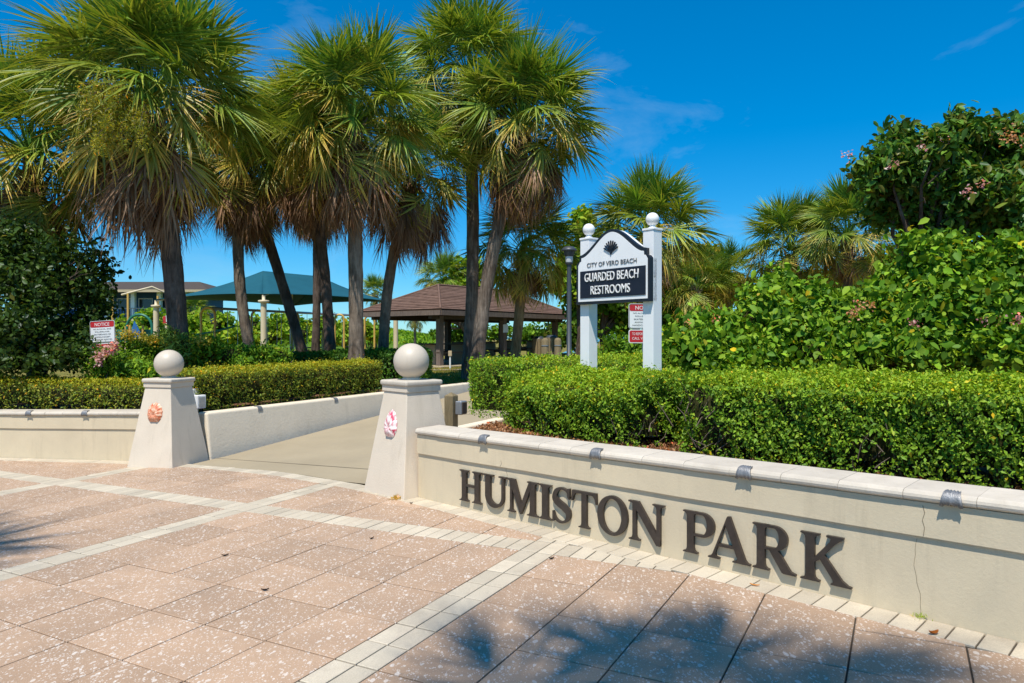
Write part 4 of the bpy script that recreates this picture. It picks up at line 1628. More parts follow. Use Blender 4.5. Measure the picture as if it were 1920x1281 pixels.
def palm(label, base, crown, scale, rad, bark, ng=(12, 22, 12), nd=14, bow=(0, 0), group='cabbage palms around the park lawn', seed=1, skirt=1.0, boots=True, stalks=0, name='palm_tree'):
    rnd = random.Random(seed)
    t = thing(name, base, label, 'palm tree', group)
    tb = MB()
    top = Vector(crown) - V3(0, 0, 0.15 * scale)
    pts = trunk_pts(Vector(base) - V3(0, 0, .15), top, bow, 26)
    rad *= .84
    rads = []
    for i in range(len(pts)):
        f = i / (len(pts) - 1)
        r = rad * (1.18 - .28 * min(1, f * 4) + .12 * max(0, f - .8) * 5 * .6)
        rads.append(r * (1 + .035 * math.sin(i * 2.4 + seed)))
    tb.tube(pts, rads, 14, True, .035)
    tr = tb.build('trunk', bark, t)
    if boots:      # old leaf bases criss-crossing under the crown
        bb = MB()
        L = len(pts)
        for i in range(16):
            f = 1 - i * .011
            idx = f * (L - 1)
            p = pts[int(idx)].lerp(pts[min(L - 1, int(idx) + 1)], idx % 1)
            a = i * 2.4
            o = Vector((math.cos(a), math.sin(a), 0))
            bb.tube([p + o * rad * .85, p + o * rad * 1.35 + V3(0, 0, .12), p + o * rad * 1.9 + V3(0, 0, .30)], [.05, .04, .015], 5)
        bb.build('leaf_boot', M['bark'], tr)
    c = Vector(crown)

    def put(kind, el, az, s, roll=0.0, dz=0.0, rin=.06):
        me = rnd.choice(FR[kind])
        nm = 'dead_frond' if kind == 'dead' else 'frond'
        o = bpy.data.objects.new(nm, me)
        COL.objects.link(o)
        o.parent = t
        R = Matrix.Rotation(az, 4, 'Z') @ Matrix.Rotation(-el, 4, 'Y') @ Matrix.Rotation(roll, 4, 'X')
        out = Vector((math.cos(az), math.sin(az), 0)) * rin
        o.matrix_local = Matrix.Translation(c - Vector(base) + out + V3(0, 0, dz)) @ R @ Matrix.Scale(s * scale, 4)
    az = rnd.random() * 6.28
    ng = (int(ng[0] * 1.9), int(ng[1] * 1.9), int(ng[2] * 1.9))
    nd = int(nd * 2.3)
    for i in range(ng[0]):
        f = i / max(1, ng[0] - 1)
        put('young', math.radians(88 - 50 * f + rnd.uniform(-8, 8)), az, rnd.uniform(.82, 1.08), rnd.uniform(-1.0, 1.0), .12 * scale)
        az += 2.39996 + rnd.uniform(-.15, .15)
    for i in range(ng[1]):
        f = i / max(1, ng[1] - 1)
        put('mature', math.radians(58 - 66 * f + rnd.uniform(-15, 15)), az, rnd.uniform(.85, 1.08), rnd.uniform(-.9, .9), (.06 - .1 * f) * scale)
        az += 2.39996 + rnd.uniform(-.2, .2)
    for i in range(ng[2]):
        f = i / max(1, ng[2] - 1)
        put('old', math.radians(6 - 72 * f + rnd.uniform(-13, 13)), az, rnd.uniform(.78, 1.02), rnd.uniform(-.8, .8), (-.1 - .12 * f) * scale)
        az += 2.39996 + rnd.uniform(-.25, .25)
    for i in range(nd):
        f = i / max(1, nd - 1)
        put('dead', math.radians(-52 - 34 * f + rnd.uniform(-6, 6)), az, rnd.uniform(.66, 1.02) * skirt, rnd.uniform(-.6, .6), (-.2 - .35 * f * skirt) * scale, .16)
        az += 2.39996 + rnd.uniform(-.3, .3)
    for i in range(stalks):        # dry fruit stalks
        a = rnd.random() * 6.28
        sm = MB()
        d = Vector((math.cos(a), math.sin(a), 0))
        for k in range(26):
            p0 = c + d * .3
            q = c + d * rnd.uniform(.7, 1.1) * scale + V3(rnd.uniform(-.25, .25), rnd.uniform(-.25, .25), rnd.uniform(-.35, .35))
            sm.tube([p0, p0.lerp(q, .6) + V3(0, 0, .18), q, q + V3(rnd.uniform(-.1, .1), rnd.uniform(-.1, .1), -.18)], [.006, .004, .003, .002], 4)
        sm.build('fruit_stalk', M['bark'], t)
    return t


def zpalm(px, Y, z=None):
    p = at(px, 640, Y)
    p.z = gz(p.x, p.y) if z is None else z
    return p


PALMS = [
    # label, base px, depth, crown px, py, scale, trunk radius, bark, seed, counts, dead, bow, skirt
    ('largest palm tree with the thick dark trunk, nearest the left pillar', 340, 12.3, 285, 205, 1.02, .225, 'bark_dark', 3, (16, 26, 16), 22, (.10, 0), 1.15, 3),
    ('palm tree at the left edge with its crown over the dark bush', 70, 13.6, 60, 300, 1.0, .2, 'bark_dark', 5, (12, 22, 16), 16, (0, 0), 1.0, 1),
    ('palm tree with a slim curved trunk rising behind the shade canopy post', 486, 16.5, 452, 300, .80, .165, 'bark', 8, (10, 18, 12), 22, (-.25, 0), 1.15, 1),
    ('palm tree whose dark trunk leans steeply to the left', 586, 17.5, 470, 345, .72, .17, 'bark_dark', 9, (6, 12, 10), 22, (.05, 0), 1.1, 0),
    ('thin palm trunk standing just left of the straight grey one', 590, 22.0, 592, 345, .85, .16, 'bark_dark', 12, (8, 16, 10), 18, (.05, 0), 1.1, 0),
    ('palm tree with a slightly bowed trunk in the middle of the left cluster', 622, 16.5, 575, 275, .86, .165, 'bark_dark', 14, (12, 20, 14), 20, (.12, 0), 1.15, 1),
    ('palm tree with a straight pale patched trunk left of the pavilion', 668, 14.6, 660, 235, .92, .20, 'bark', 17, (14, 24, 16), 22, (.03, 0), 1.15, 2),
    ('palm tree with a curved trunk and brown skirt against the sky gap', 718, 17.0, 772, 330, .84, .165, 'bark', 19, (8, 16, 12), 30, (-.22, 0), 1.2, 1),
    ('tallest palm tree, crown top centre, one of two crossing trunks', 878, 18.2, 878, 150, .98, .215, 'bark_rough', 23, (14, 22, 12), 14, (.12, 0), 1.1, 1),
    ('palm tree leaning right with the fullest crown beside the sky', 888, 17.2, 978, 240, 1.02, .215, 'bark_rough', 29, (16, 26, 18), 26, (-.16, 0), 1.1, 2),
    ('short palm tree with golden trunk in front of the pavilion roof', 962, 20.0, 984, 472, .84, .19, 'bark_warm', 31, (8, 20, 16), 12, (0, 0), .8, 0),
    ('palm tree with its crown right behind the white signboard', 1216, 18.6, 1214, 445, .88, .18, 'bark', 37, (12, 20, 14), 14, (0, 0), .9, 1),
    ('distant palm tree, left one of the pair right of the sign', 1486, 25.5, 1483, 470, .98, .18, 'bark_dark', 41, (12, 20, 12), 8, (0, 0), .8, 1),
    ('distant palm tree, right one of the pair, beside the dark tree', 1588, 23.5, 1590, 445, .90, .18, 'bark_dark', 43, (12, 18, 12), 10, (0, 0), .9, 1),
    ('tiny far palm seen under the shade canopy edge by the yellow arch', 362, 46, 364, 588, .62, .14, 'bark', 47, (8, 12, 6), 2, (0, 0), .7, 0),
    ('tiny far palm peeping over the shade canopy right end', 704, 46, 704, 552, .62, .14, 'bark', 51, (8, 12, 6), 2, (0, 0), .7, 0),
    ('far palm showing left of the green tree above the pavilion', 836, 40, 832, 530, .85, .16, 'bark', 53, (8, 14, 8), 4, (0, 0), .8, 0),
    ('low brownish palm to the right of the sign post', 1308, 28, 1306, 545, .85, .15, 'bark', 57, (6, 14, 14), 6, (0, 0), .7, 1),
    ('small brownish palm half hidden by the right shrubs', 1372, 30, 1366, 520, .72, .15, 'bark', 59, (6, 12, 12), 6, (0, 0), .7, 0),
    ('small palm under the pavilion eave near the bench', 778, 52, 778, 596, .55, .13, 'bark', 61, (4, 10, 8), 4, (0, 0), .6, 0),
]
for (lab, bpx, Y, cx, cy, s, r, bk, seed, cnt, nd, bow, sk, stalks) in PALMS:
    palm(lab, zpalm(bpx, Y), at(cx, cy, Y), s, r, M[bk], cnt, nd, bow, seed=seed, skirt=sk, stalks=stalks)

# street palms behind and beside the viewer: their frond shadows lie on the paving
palm('street palm behind the viewer, known by its frond shadow at lower right', V3(0.6, -6.0, .07), V3(-1.10, -4.72, 14.0), 1.0, .19, M['bark'], (5, 8, 4), 1, seed=71, group='street palms behind the viewer', stalks=0)
palm('street palm left of the viewer, known by its frond shadow at the left edge', V3(-8.1, -1.8, -.25), V3(-7.15, -1.15, 12.0), 1.0, .19, M['bark'], (6, 9, 6), 3, seed=73, group='street palms behind the viewer', stalks=0)

# yellow flower spray in the big palm
c0 = at(213, 214, 10.35)
fl = thing('palm_flower_spray', c0, 'fluffy yellow green flower spray hanging in the largest palm', 'flower spray')
FPs, FNs = [], []
for i in range(34):
    st0 = c0 + V3(.10, .85, .30)
    q = c0 + V3(random.gauss(0, .19), random.gauss(-.05, .14), random.uniform(-.48, .34))
    mid = st0.lerp(q, .55) + V3(0, 0, .22)
    sm = MB(); sm.tube([st0, mid, q, q + V3(random.uniform(-.08, .08), 0, -.16)], [.010, .007, .004, .002], 4)
    sm.build('flower_stalk', M['twig'], fl)
    for k in range(170):
        f = random.random() ** .7
        p = mid.lerp(q, f) if f < .75 else q + V3(0, 0, -.16) * ((f - .75) * 4)
        p = p + V3(random.gauss(0, .045), random.gauss(0, .045), random.gauss(0, .045))
        FPs.append(tuple(p - c0)); FNs.append((random.gauss(0, 1), random.gauss(0, 1), random.gauss(0, .6) - .3))
FNs = np.array(FNs); FNs /= np.linalg.norm(FNs, axis=1)[:, None]
link_stuff('blossom', leaf_mesh('blossom', np.array(FPs), FNs, np.full(len(FPs), .07), M['petal'], [(.46, .42, .02), (.32, .35, .02), (.55, .46, .04), (.20, .26, .02)], .2, .2, .8), fl)

# ------------------------------------------------------------------ broad-leaved trees and shrubs
G_BRIGHT = [(0.075, 0.185, 0.018), (0.12, 0.25, 0.022), (0.05, 0.13, 0.014), (0.17, 0.29, 0.03), (0.035, 0.095, 0.012), (0.05, 0.12, 0.02), (.14, .24, .03)]
G_DARK = [(0.022, 0.060, 0.012), (0.035, 0.090, 0.016), (0.060, 0.125, 0.018), (0.03, 0.07, 0.012), (0.085, 0.085, 0.02), (.045, .11, .02)]
G_MID = [(0.045, 0.12, 0.014), (0.075, 0.17, 0.018), (0.11, 0.21, 0.022), (0.03, 0.085, 0.012)]
G_SEA = [(0.09, 0.20, 0.018), (0.14, 0.25, 0.02), (0.20, 0.28, 0.03), (0.06, 0.14, 0.014)]
PINK = [(.62, .25, .22), (.70, .40, .33), (.55, .20, .24)]
ORANGE = [(.6, .25, .08), (.5, .18, .1), (.65, .38, .16)]


def pxp(*l): return [tuple(at(x, y, Y)) for x, y, Y in l]


def big_shrub(lab, Y, blobs, n, flowers=None, pal=G_BRIGHT, ls=.125, base_px=None):
    bl = [blob_at(x, y + (26 if x < 1640 else 14), Y + dy, r * .95, r2 * .88, ry) for (x, y, dy, r, r2, ry) in blobs]
    bx = sum(b[0] for b in bl) / len(bl); by = sum(b[1] for b in bl) / len(bl) + .2
    return shrub('large_leaved_shrub', lab, 'shrub', V3(bx, by, gz(bx, by)), bl, int(n * 1.3), ls * .84, pal, M['leaf_big'], .66, True, 6, .085, .6, 'bright large leaved shrubs behind the right hedge', flowers, 10, lr=.02)


big_shrub('low bright shrub right beside the white sign post', 9.6, [(1272, 640, 0, 58, 62, .6), (1320, 610, .3, 62, 55, .6), (1335, 665, -.2, 70, 50, .6)], 5200,
          [('flower', ORANGE, pxp((1345, 598, 9.0), (1290, 606, 9.0)), 24, .03, .035)])
big_shrub('bright shrub with loose pale tips below the far pair of palms', 10.2, [(1415, 590, 0, 68, 80, .7), (1462, 545, .4, 62, 62, .6), (1440, 655, -.5, 75, 55, .6), (1385, 640, -.3, 55, 55, .5)], 7600)
big_shrub('bright shrub with orange pink flower head in the middle right', 9.8, [(1545, 570, .2, 75, 70, .7), (1600, 610, -.2, 80, 75, .7), (1530, 640, -.4, 70, 62, .6), (1620, 560, .3, 60, 52, .5)], 8600,
          [('flower', ORANGE, pxp((1610, 575, 8.95), (1632, 572, 8.95), (1600, 590, 8.95)), 90, .035, .04)])
big_shrub('bright shrub in front of the dark flowering tree', 9.4, [(1690, 600, 0, 75, 85, .7), (1665, 655, -.4, 62, 45, .5), (1715, 530, .3, 62, 60, .6), (1760, 640, -.3, 80, 58, .6)], 8800,
          [('flower', PINK, pxp((1718, 612, 8.6), (1712, 606, 8.6)), 30, .025, .035)])
big_shrub('tall bright shrub climbing over the dark tree foot', 9.0, [(1730, 465, .5, 45, 42, .4), (1790, 490, .3, 55, 52, .5), (1815, 560, 0, 75, 75, .7), (1840, 640, -.4, 80, 62, .6)], 8200,
          [('flower', PINK, pxp((1850, 600, 8.2), (1872, 604, 8.2), (1890, 605, 8.2)), 60, .04, .035)])
big_shrub('bright shrub cut off by the right picture edge', 8.6, [(1880, 470, .4, 55, 52, .5), (1915, 540, 0, 75, 85, .7), (1910, 640, -.3, 85, 65, .6), (1980, 580, 0, 90, 120, .7)], 8600,
          [('flower', PINK, pxp((1905, 598, 7.7)), 30, .03, .035)])
big_shrub('mid green bush below the notice sign behind the posts', 12.0, [(1160, 628, 0, 50, 40, .6), (1195, 645, -.2, 45, 38, .5), (1245, 640, .2, 50, 45, .5)], 3800, None, G_MID, .10)


def tree(name, label, base, top_r, blobs, n, ls, pal, mat, bark, trad, per=5, rad=.12, aspect=.6, wide=True, flowers=None, group=None, core=True, nl=14, shell=.5):
    t = thing(name, base, label, 'tree', group)
    off = np.array(root_loc(t))
    P, N = blob_points(clumps(blobs, 8, .36), n // per, shell)
    P, N = clusters(P, N, per, rad)
    link('crown', leaf_mesh('crown', P - off, N, ls * (0.65 + .7 * RNG.random(len(P))), mat, pal, aspect, .05, .8, wide), t)
    tb = MB()
    fork = Vector(base).lerp(Vector(blobs[0][:3]), .42)
    tb.tube([Vector(base) - V3(0, 0, .1), Vector(base).lerp(fork, .5) + V3(trad * .6, 0, 0), fork], [trad * 1.2, trad, trad * .85], 10, True, .06)
    tr = tb.build('trunk', M[bark], t)
    lb = MB()
    for i in range(nl):
        b = blobs[i % len(blobs)]
        e = Vector(b[:3]) + Vector((random.uniform(-.8, .8) * b[3], random.uniform(-.8, .8) * b[4], random.uniform(-.5, .8) * b[5]))
        m = fork.lerp(e, .5) + V3(random.uniform(-.2, .2), random.uniform(-.2, .2), .15)
        lb.tube([fork - V3(0, 0, .05), fork.lerp(m, .5) + V3(0, 0, .06), m, m.lerp(e, .55) + V3(random.uniform(-.1, .1), 0, .05), e], [trad * .55, trad * .42, trad * .3, trad * .2, trad * .06], 6)
        for _ in range(3):
            q = m.lerp(e, random.random()); e2 = q + V3(random.uniform(-.5, .5), random.uniform(-.5, .5), random.uniform(-.1, .5)) * b[3]
            lb.tube([q, q.lerp(e2, .5) + V3(0, 0, .04), e2], [trad * .14, trad * .09, trad * .03], 5)
    lb.build('limb', M[bark], tr)
    if flowers:
        for fname, fpal, pts, cnt, fr, fs in flowers:
            pts = np.array(pts, float)
            kk = RNG.integers(0, len(pts), cnt)
            FP = pts[kk] + RNG.normal(size=(cnt, 3)) * fr
            link_stuff(fname, leaf_mesh(fname, FP - off, np.tile([-.2, -.7, .6], (cnt, 1)), np.full(cnt, fs) * (0.7 + .6 * RNG.random(cnt)), M['petal'], fpal, .7, 0, .8), t)
    return t


# dark tree with pale flowers at upper right
YT = 12.0
bl = [blob_at(x, y + 10, YT + dy, r * .95, r2 * .95) for x, y, dy, r, r2 in ((1640, 315, 0, 58, 48), (1700, 275, .2, 60, 45), (1760, 300, -.4, 70, 62), (1790, 245, .1, 52, 38), (1850, 262, .2, 60, 45), (1900, 310, 0, 75, 70), (1680, 375, .4, 60, 52), (1740, 400, .2, 80, 60), (1830, 370, -.3, 85, 65), (1910, 400, 0, 80, 70), (1980, 330, 0, 90, 110))]
b0 = at(1800, 640, YT + .4); b0.z = gz(b0.x, b0.y)
tree('flowering_tree', 'dark waxy leaved tree with pink flower heads at upper right', b0, 1, bl, 19000, .155, G_DARK + [(.07, .13, .02)], M['leaf_dark'], 'bark_dark', .11, 7, .10, .46, True,
     [('flower', PINK + [(.8, .62, .58)], pxp((1588, 292, 11.3), (1728, 276, 11.2), (1775, 264, 11.2), (1674, 310, 11.1), (1812, 362, 10.9), (1846, 346, 10.9)), 150, .045, .05),
      ('orange_flower', ORANGE, pxp((1895, 255, 11.0), (1910, 262, 11.0), (1880, 258, 11.0)), 90, .06, .05)], None, nl=26)

# dark bush at the left edge
bl = [blob_at(x, y, 12.2 + dy, r, r2) for x, y, dy, r, r2 in ((40, 500, 0, 85, 75), (120, 520, -.2, 75, 70), (175, 560, .2, 45, 60), (60, 590, -.3, 95, 75), (150, 610, .1, 62, 45), (-50, 560, 0, 100, 140), (30, 455, .3, 60, 42), (100, 668, -.2, 120, 28), (10, 660, -.4, 90, 35), (180, 500, .6, 38, 40))]
b0 = at(70, 640, 12.4); b0.z = gz(b0.x, b0.y)
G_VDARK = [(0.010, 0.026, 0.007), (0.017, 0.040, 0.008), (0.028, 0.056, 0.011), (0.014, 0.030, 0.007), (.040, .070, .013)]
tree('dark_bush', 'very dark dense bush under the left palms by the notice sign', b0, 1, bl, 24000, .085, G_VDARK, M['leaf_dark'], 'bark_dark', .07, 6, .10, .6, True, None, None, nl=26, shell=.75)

# flowering shrubs behind the left hedges
YEL = [(.55, .42, .02), (.62, .50, .04), (.42, .38, .03)]


def bed_shrub(name, lab, Y, blobs, n, ls, pal, flowers=None, aspect=.42, per=5, rad=.06):
    bl = [blob_at(x, y, Y + dy, r, r2, r * Y / FPX * .8) for (x, y, dy, r, r2) in blobs]
    bx = sum(b[0] for b in bl) / len(bl); by = sum(b[1] for b in bl) / len(bl)
    return shrub(name, lab, 'shrub', V3(bx, by, gz(bx, by)), bl, n, ls, pal, M['leaf_big'], aspect, False, per, rad, .6, 'shrubs in the bed behind the left hedges', flowers, 8)


bed_shrub('flowering_shrub', 'leafy shrub with yellow blossom in front of the play area posts', 12.6, [(250, 655, 0, 45, 26), (310, 650, .1, 48, 28), (215, 668, -.1, 35, 24)], 6500, .075, G_BRIGHT,
          [('blossom', YEL, pxp(*[(x, 632 + 5 * math.sin(x), 12.2) for x in range(225, 305, 6)]), 420, .05, .045)])
bed_shrub('flowering_shrub', 'leafy shrub with sparse yellow blossom right of the left ball', 12.4, [(385, 660, 0, 48, 28), (430, 666, .1, 40, 24)], 5200, .075, G_BRIGHT,
          [('blossom', YEL, pxp(*[(x, 638 + 4 * math.sin(x), 12.0) for x in range(358, 400, 5)]), 150, .045, .045)])
bed_shrub('leafy_shrub', 'bright leafy shrub between the notice sign and left ball', 11.7, [(255, 690, 0, 45, 26), (215, 685, .1, 34, 26), (290, 700, -.1, 40, 22)], 5200, .085, G_BRIGHT)
bed_shrub('leafy_shrub', 'loose leafy shrub just behind the path hedge', 12.9, [(470, 672, 0, 42, 18), (520, 668, .1, 40, 20)], 3600, .085, G_BRIGHT)
bed_shrub('flowering_shrub', 'pink flowering plant below the left notice sign', 11.45, [(205, 676, 0, 26, 24), (185, 690, 0, 26, 20), (222, 690, 0, 22, 18)], 2600, .07, G_MID,
          [('pink_blossom', [(.62, .28, .26), (.70, .42, .36), (.5, .2, .32), (.75, .55, .45)], pxp((200, 660, 11.15), (212, 655, 11.15), (190, 668, 11.15), (184, 676, 11.15), (216, 648, 11.15)), 260, .045, .05)])
bed_shrub('spiky_plant', 'upright grey green leafy stems in front of the thick palm trunk', 12.0, [(328, 645, 0, 20, 26), (345, 650, 0, 22, 20), (318, 630, 0, 12, 16)], 900, .11, [(.09, .17, .05), (.13, .22, .07), (.06, .12, .03)], None, .2, 3, .05)
hedge('loose_hedge', 'glossy dark green ground hedge behind the path hedge', [(-3.9, 15.1), (-3.0, 15.2), (-1.9, 15.35), (-1.35, 16.1)][:3], 1.5, lambda x, y: gz(x, y), .84, 15000, .06, [(0.04, 0.11, 0.014), (0.065, 0.155, 0.018), (0.025, 0.075, 0.012), (.09, .18, .03)], M['leaf_dark'], None, .08, seed=7.7)
hedge('loose_hedge', 'dark green hedge in palm shade behind the yellow blossom', [(-6.3, 15.0), (-5.2, 15.0), (-4.1, 15.05)], 1.4, lambda x, y: gz(x, y), .82, 10000, .06, [(0.03, 0.085, 0.014), (0.045, 0.115, 0.018), (0.02, 0.06, 0.012)], M['leaf_dark'], None, .08, seed=8.7)

# sea-grape belt behind the playground and the trees beyond
def belt(lab, pts, n, ls, pal):
    bl = [blob_at(x, y, Y, r, r2, 1.4) for x, y, Y, r, r2 in pts]
    bx = sum(b[0] for b in bl) / len(bl); by = sum(b[1] for b in bl) / len(bl)
    return shrub('sea_grape_bush', lab, 'bush', V3(bx, by, gz(bx, by)), bl, n, ls, pal, M['leaf_big'], .85, True, 4, .12, .5, 'sea grape bushes along the dune', None, 8, lr=.03)


belt('sea grape bush behind the green play frame', [(230, 612, 42, 36, 20), (280, 608, 42, 34, 22), (215, 630, 41, 40, 16), (300, 630, 41, 40, 16)], 2600, .24, G_SEA)
belt('sea grape bush behind the left yellow arch', [(365, 615, 42, 34, 24), (415, 610, 42, 36, 20), (390, 636, 41, 44, 16), (440, 628, 41, 34, 18)], 2800, .24, G_SEA)
belt('sea grape bush behind the canopy post', [(480, 612, 43, 38, 20), (530, 610, 43, 38, 22), (505, 634, 42, 46, 16), (560, 626, 42, 34, 18)], 2800, .24, G_SEA)
belt('sea grape bush between the slim palm trunks', [(600, 612, 44, 34, 22), (640, 616, 44, 34, 20), (620, 634, 43, 46, 14)], 2400, .24, G_SEA)
belt('sea grape bush at the right end of the belt', [(682, 614, 46, 22, 14), (705, 622, 46, 26, 14)], 1400, .22, G_SEA)
belt('low dark bush behind the pavilion tables', [(860, 625, 48, 30, 14), (900, 622, 48, 30, 15), (830, 630, 48, 24, 10)], 1800, .22, G_MID)
belt('low bush right of the pavilion posts', [(940, 624, 46, 28, 13), (985, 626, 46, 30, 15), (1010, 632, 44, 30, 20)], 1900, .22, G_MID)
belt('bush behind the wooden bins', [(1040, 618, 36, 32, 26), (1085, 622, 34, 36, 28), (1120, 612, 34, 30, 26)], 2600, .2, G_DARK + G_MID)
belt('bush behind the sign posts', [(1150, 606, 30, 40, 26), (1255, 596, 30, 40, 24), (1200, 600, 32, 40, 26)], 2600, .2, G_MID)

for lab, Y, bl_, n_, bpx, pal_ in (
        ('green broad leaved tree above the pavilion roof peak', 40, [(868, 502, 0, 34, 26), (850, 525, 0, 34, 24), (900, 520, 0, 34, 26), (880, 545, 0, 50, 16)], 3000, 875, G_SEA),
        ('bright green tree top showing left of the sign', 27, [(1090, 428, 0, 26, 30), (1110, 460, .3, 34, 30), (1070, 480, .2, 30, 32), (1060, 530, .2, 34, 34), (1100, 540, .3, 40, 40)], 5200, 1085, G_SEA),
        ('wind bent sea grape tree behind the sign panel', 29, [(1130, 560, 0, 40, 26), (1180, 575, 0, 40, 24), (1230, 555, 0, 44, 34), (1090, 575, 0, 34, 20)], 4200, 1128, G_MID),
        ('olive green tree between the sign and the far palms', 31, [(1270, 505, 0, 44, 34), (1330, 500, .4, 46, 34), (1300, 560, 0, 52, 30), (1385, 545, .4, 44, 30)], 5600, 1330, [(.10, .13, .02), (.14, .18, .025), (.07, .11, .016), (.19, .17, .035)]),
        ('green tree under the right pair of far palms', 27, [(1540, 545, 0, 60, 40), (1620, 540, 0, 60, 44), (1670, 500, .3, 50, 40)], 4600, 1600, G_MID)):
    bl = [blob_at(x, y, Y + dy, r, r2) for x, y, dy, r, r2 in bl_]
    b0 = at(bpx, 640, Y); b0.z = gz(b0.x, b0.y)
    tree('broadleaf_tree', lab, b0, 1, bl, n_, .21, pal_, M['leaf_big'], 'bark_dark', .16, 4, .13, .8, True, None, 'trees behind the park lawn', nl=10)
# bare crooked sea grape limbs seen under the pavilion eave
cb = at(905, 640, 46); cb.z = gz(cb.x, cb.y)
bt = thing('crooked_tree', cb, 'crooked bare limbed tree seen below the pavilion eave', 'tree', 'trees behind the park lawn')
mb = MB()
mb.tube([cb - V3(0, 0, .2), at(868, 610, 46), at(850, 600, 46), at(842, 588, 46)], [.3, .24, .2, .16], 8, True, .06)
mb.tube([at(905, 640, 46), at(890, 605, 46), at(868, 600, 46), at(842, 606, 46)], [.16, .13, .1, .05], 7)
mb.tube([at(890, 605, 46), at(870, 614, 46), at(850, 617, 46), at(841, 612, 46)], [.10, .08, .06, .03], 7)
mb.build('trunk', M['bark_dark'], bt)
P, N = blob_points([blob_at(845, 582, 46, 40, 10), blob_at(885, 585, 46, 36, 10)], 700, .8)
link('crown', leaf_mesh('crown', P - np.array(cb), N, np.full(len(P), .24), M['leaf_big'], G_SEA, .8, 0, .8, True), bt)

# grassy dune
dv, df = [], []
gx, gy = 26, 12
for j in range(gy + 1):
    for i in range(gx + 1):
        x = -34 + 31 * i / gx; y = 48 + 26 * j / gy
        h = 1.75 * math.exp(-((x + 15) / 9.0) ** 2) * math.exp(-((y - 62) / 8) ** 2) + .12 * math.sin(x * .9) * math.sin(y * .7)
        dv.append((x, y, gz(x, y) - .08 + max(0, h)))
for j in range(gy):
    for i in range(gx):
        a = j * (gx + 1) + i
        df.append((a, a + 1, a + gx + 2, a + gx + 1))
tag(MB().add(dv, df, True).build('dune', M['dune']), kind='structure')
n = 9000
X = -30 + 26 * RNG.random(n); Yy = 50 + 22 * RNG.random(n)
h = 1.75 * np.exp(-((X + 15) / 9.0) ** 2) * np.exp(-((Yy - 62) / 8) ** 2)
k = h > .25
P = np.stack([X[k], Yy[k], h[k] + .5 + (Yy[k] - 16) * .0095 + .0 - .09 + .05], 1)
tag(link('dune_plants', leaf_mesh('dune_plants', P, np.tile([0, -.3, .9], (len(P), 1)), .30 + .2 * RNG.random(len(P)), M['leaf_big'], [(.10, .22, .02), (.16, .28, .02), (.06, .15, .015)], .35, -.6, .6)), kind='stuff')

# grass blades on the near lawn, mulch chips in the beds
n = 26000
X = -4.5 + 9 * RNG.random(n); Yy = 16.6 + 11 * RNG.random(n) ** 1.3
P = np.stack([X, Yy, .5 + np.maximum(0, Yy - 16) * .0095 + .015 * np.clip(X, -6, 6) + .012], 1)
side = (P[:, 0] - PL0.x) * AX.y - (P[:, 1] - PL0.y) * AX.x
k = (side < -.1) | (side > 4.2)
P = P[k]
tag(link('grass', leaf_mesh('grass', P, np.tile([0, 0, 1.], (len(P), 1)), .05 + .05 * RNG.random(len(P)), M['leaf_hedge'], [(.20, .17, .03), (.13, .14, .02), (.30, .22, .08), (.09, .13, .02)], .14, -.9, .5)), kind='stuff')
n = 9000
u = RNG.random(n); w = RNG.random(n) ** 1.4
X = -0.62 + u * 4.6; Yy = 7.62 - u * 4.75 + w * 1.3
P = np.stack([X + w * .35, Yy, .5 + .015 * np.clip(X, -6, 6) + .02 + .02 * RNG.random(n)], 1)
tag(link('mulch_chips', leaf_mesh('mulch_chips', P, np.tile([0, 0, 1.], (n, 1)), .03 + .035 * RNG.random(n), M['frond_dead'], [(.24, .12, .055), (.33, .19, .10), (.12, .06, .03), (.40, .26, .15)], .4, 0, .75)), kind='stuff')
n = 5000
u = RNG.random(n)
q = np.array(PL0)[None, :2] + np.array(sd)[None, :2] * (u * 6.5)[:, None] + np.array([-sd.y, sd.x])[None] * (.22 + .3 * RNG.random(n))[:, None]
P = np.concatenate([q, (.52 + .015 * np.clip(q[:, :1], -6, 6) + .02 * RNG.random((n, 1)))], 1)
tag(link('mulch_chips', leaf_mesh('mulch_chips', P, np.tile([0, 0, 1.], (n, 1)), .03 + .035 * RNG.random(n), M['frond_dead'], [(.24, .12, .055), (.33, .19, .10), (.12, .06, .03)], .4, 0, .75)), kind='stuff')

# ------------------------------------------------------------------ park sign on two white posts
SR, SL = V3(1.507, 7.5), V3(0.905, 8.23)
sdv = (SR - SL).normalized()
snv = Vector((sdv.y, -sdv.x, 0))
if snv.y > 0: snv = -snv
smid = (SR + SL) / 2
sg = thing('park_sign', V3(smid.x, smid.y, gz(smid.x, smid.y)), 'white two post sign reading GUARDED BEACH RESTROOMS above the hedge', 'sign')
rz = math.atan2(sdv.y, sdv.x)
for c in (SL, SR):
    b = MB(); b.box((c.x, c.y, (.4 + 2.735) / 2), (.142, .142, 2.735 - .4), rz); po = b.build('post', M['white'], sg, .004)
    b = MB(); b.box((c.x, c.y, 2.748), (.158, .158, .024), rz); b.build('post_cap', M['white'], po, .004)
    b = MB(); b.lathe((c.x, c.y, 2.760), [(.045, 0), (.045, .012), (.03, .022), (.03, .035)], 20); b.sphere((c.x, c.y, 2.760 + .10), .072, 28, 18); b.build('finial_ball', M['white'], po)
half = (SR - SL).length / 2
pc = smid + snv * .078                                     # back of the panel, in front of the posts


def sgn_fn(u, v, w): return pc + sdv * u + snv * w + V3(0, 0, v)


PB, PTs, PK = 1.975, 2.545, 2.800
HWb = half + .075


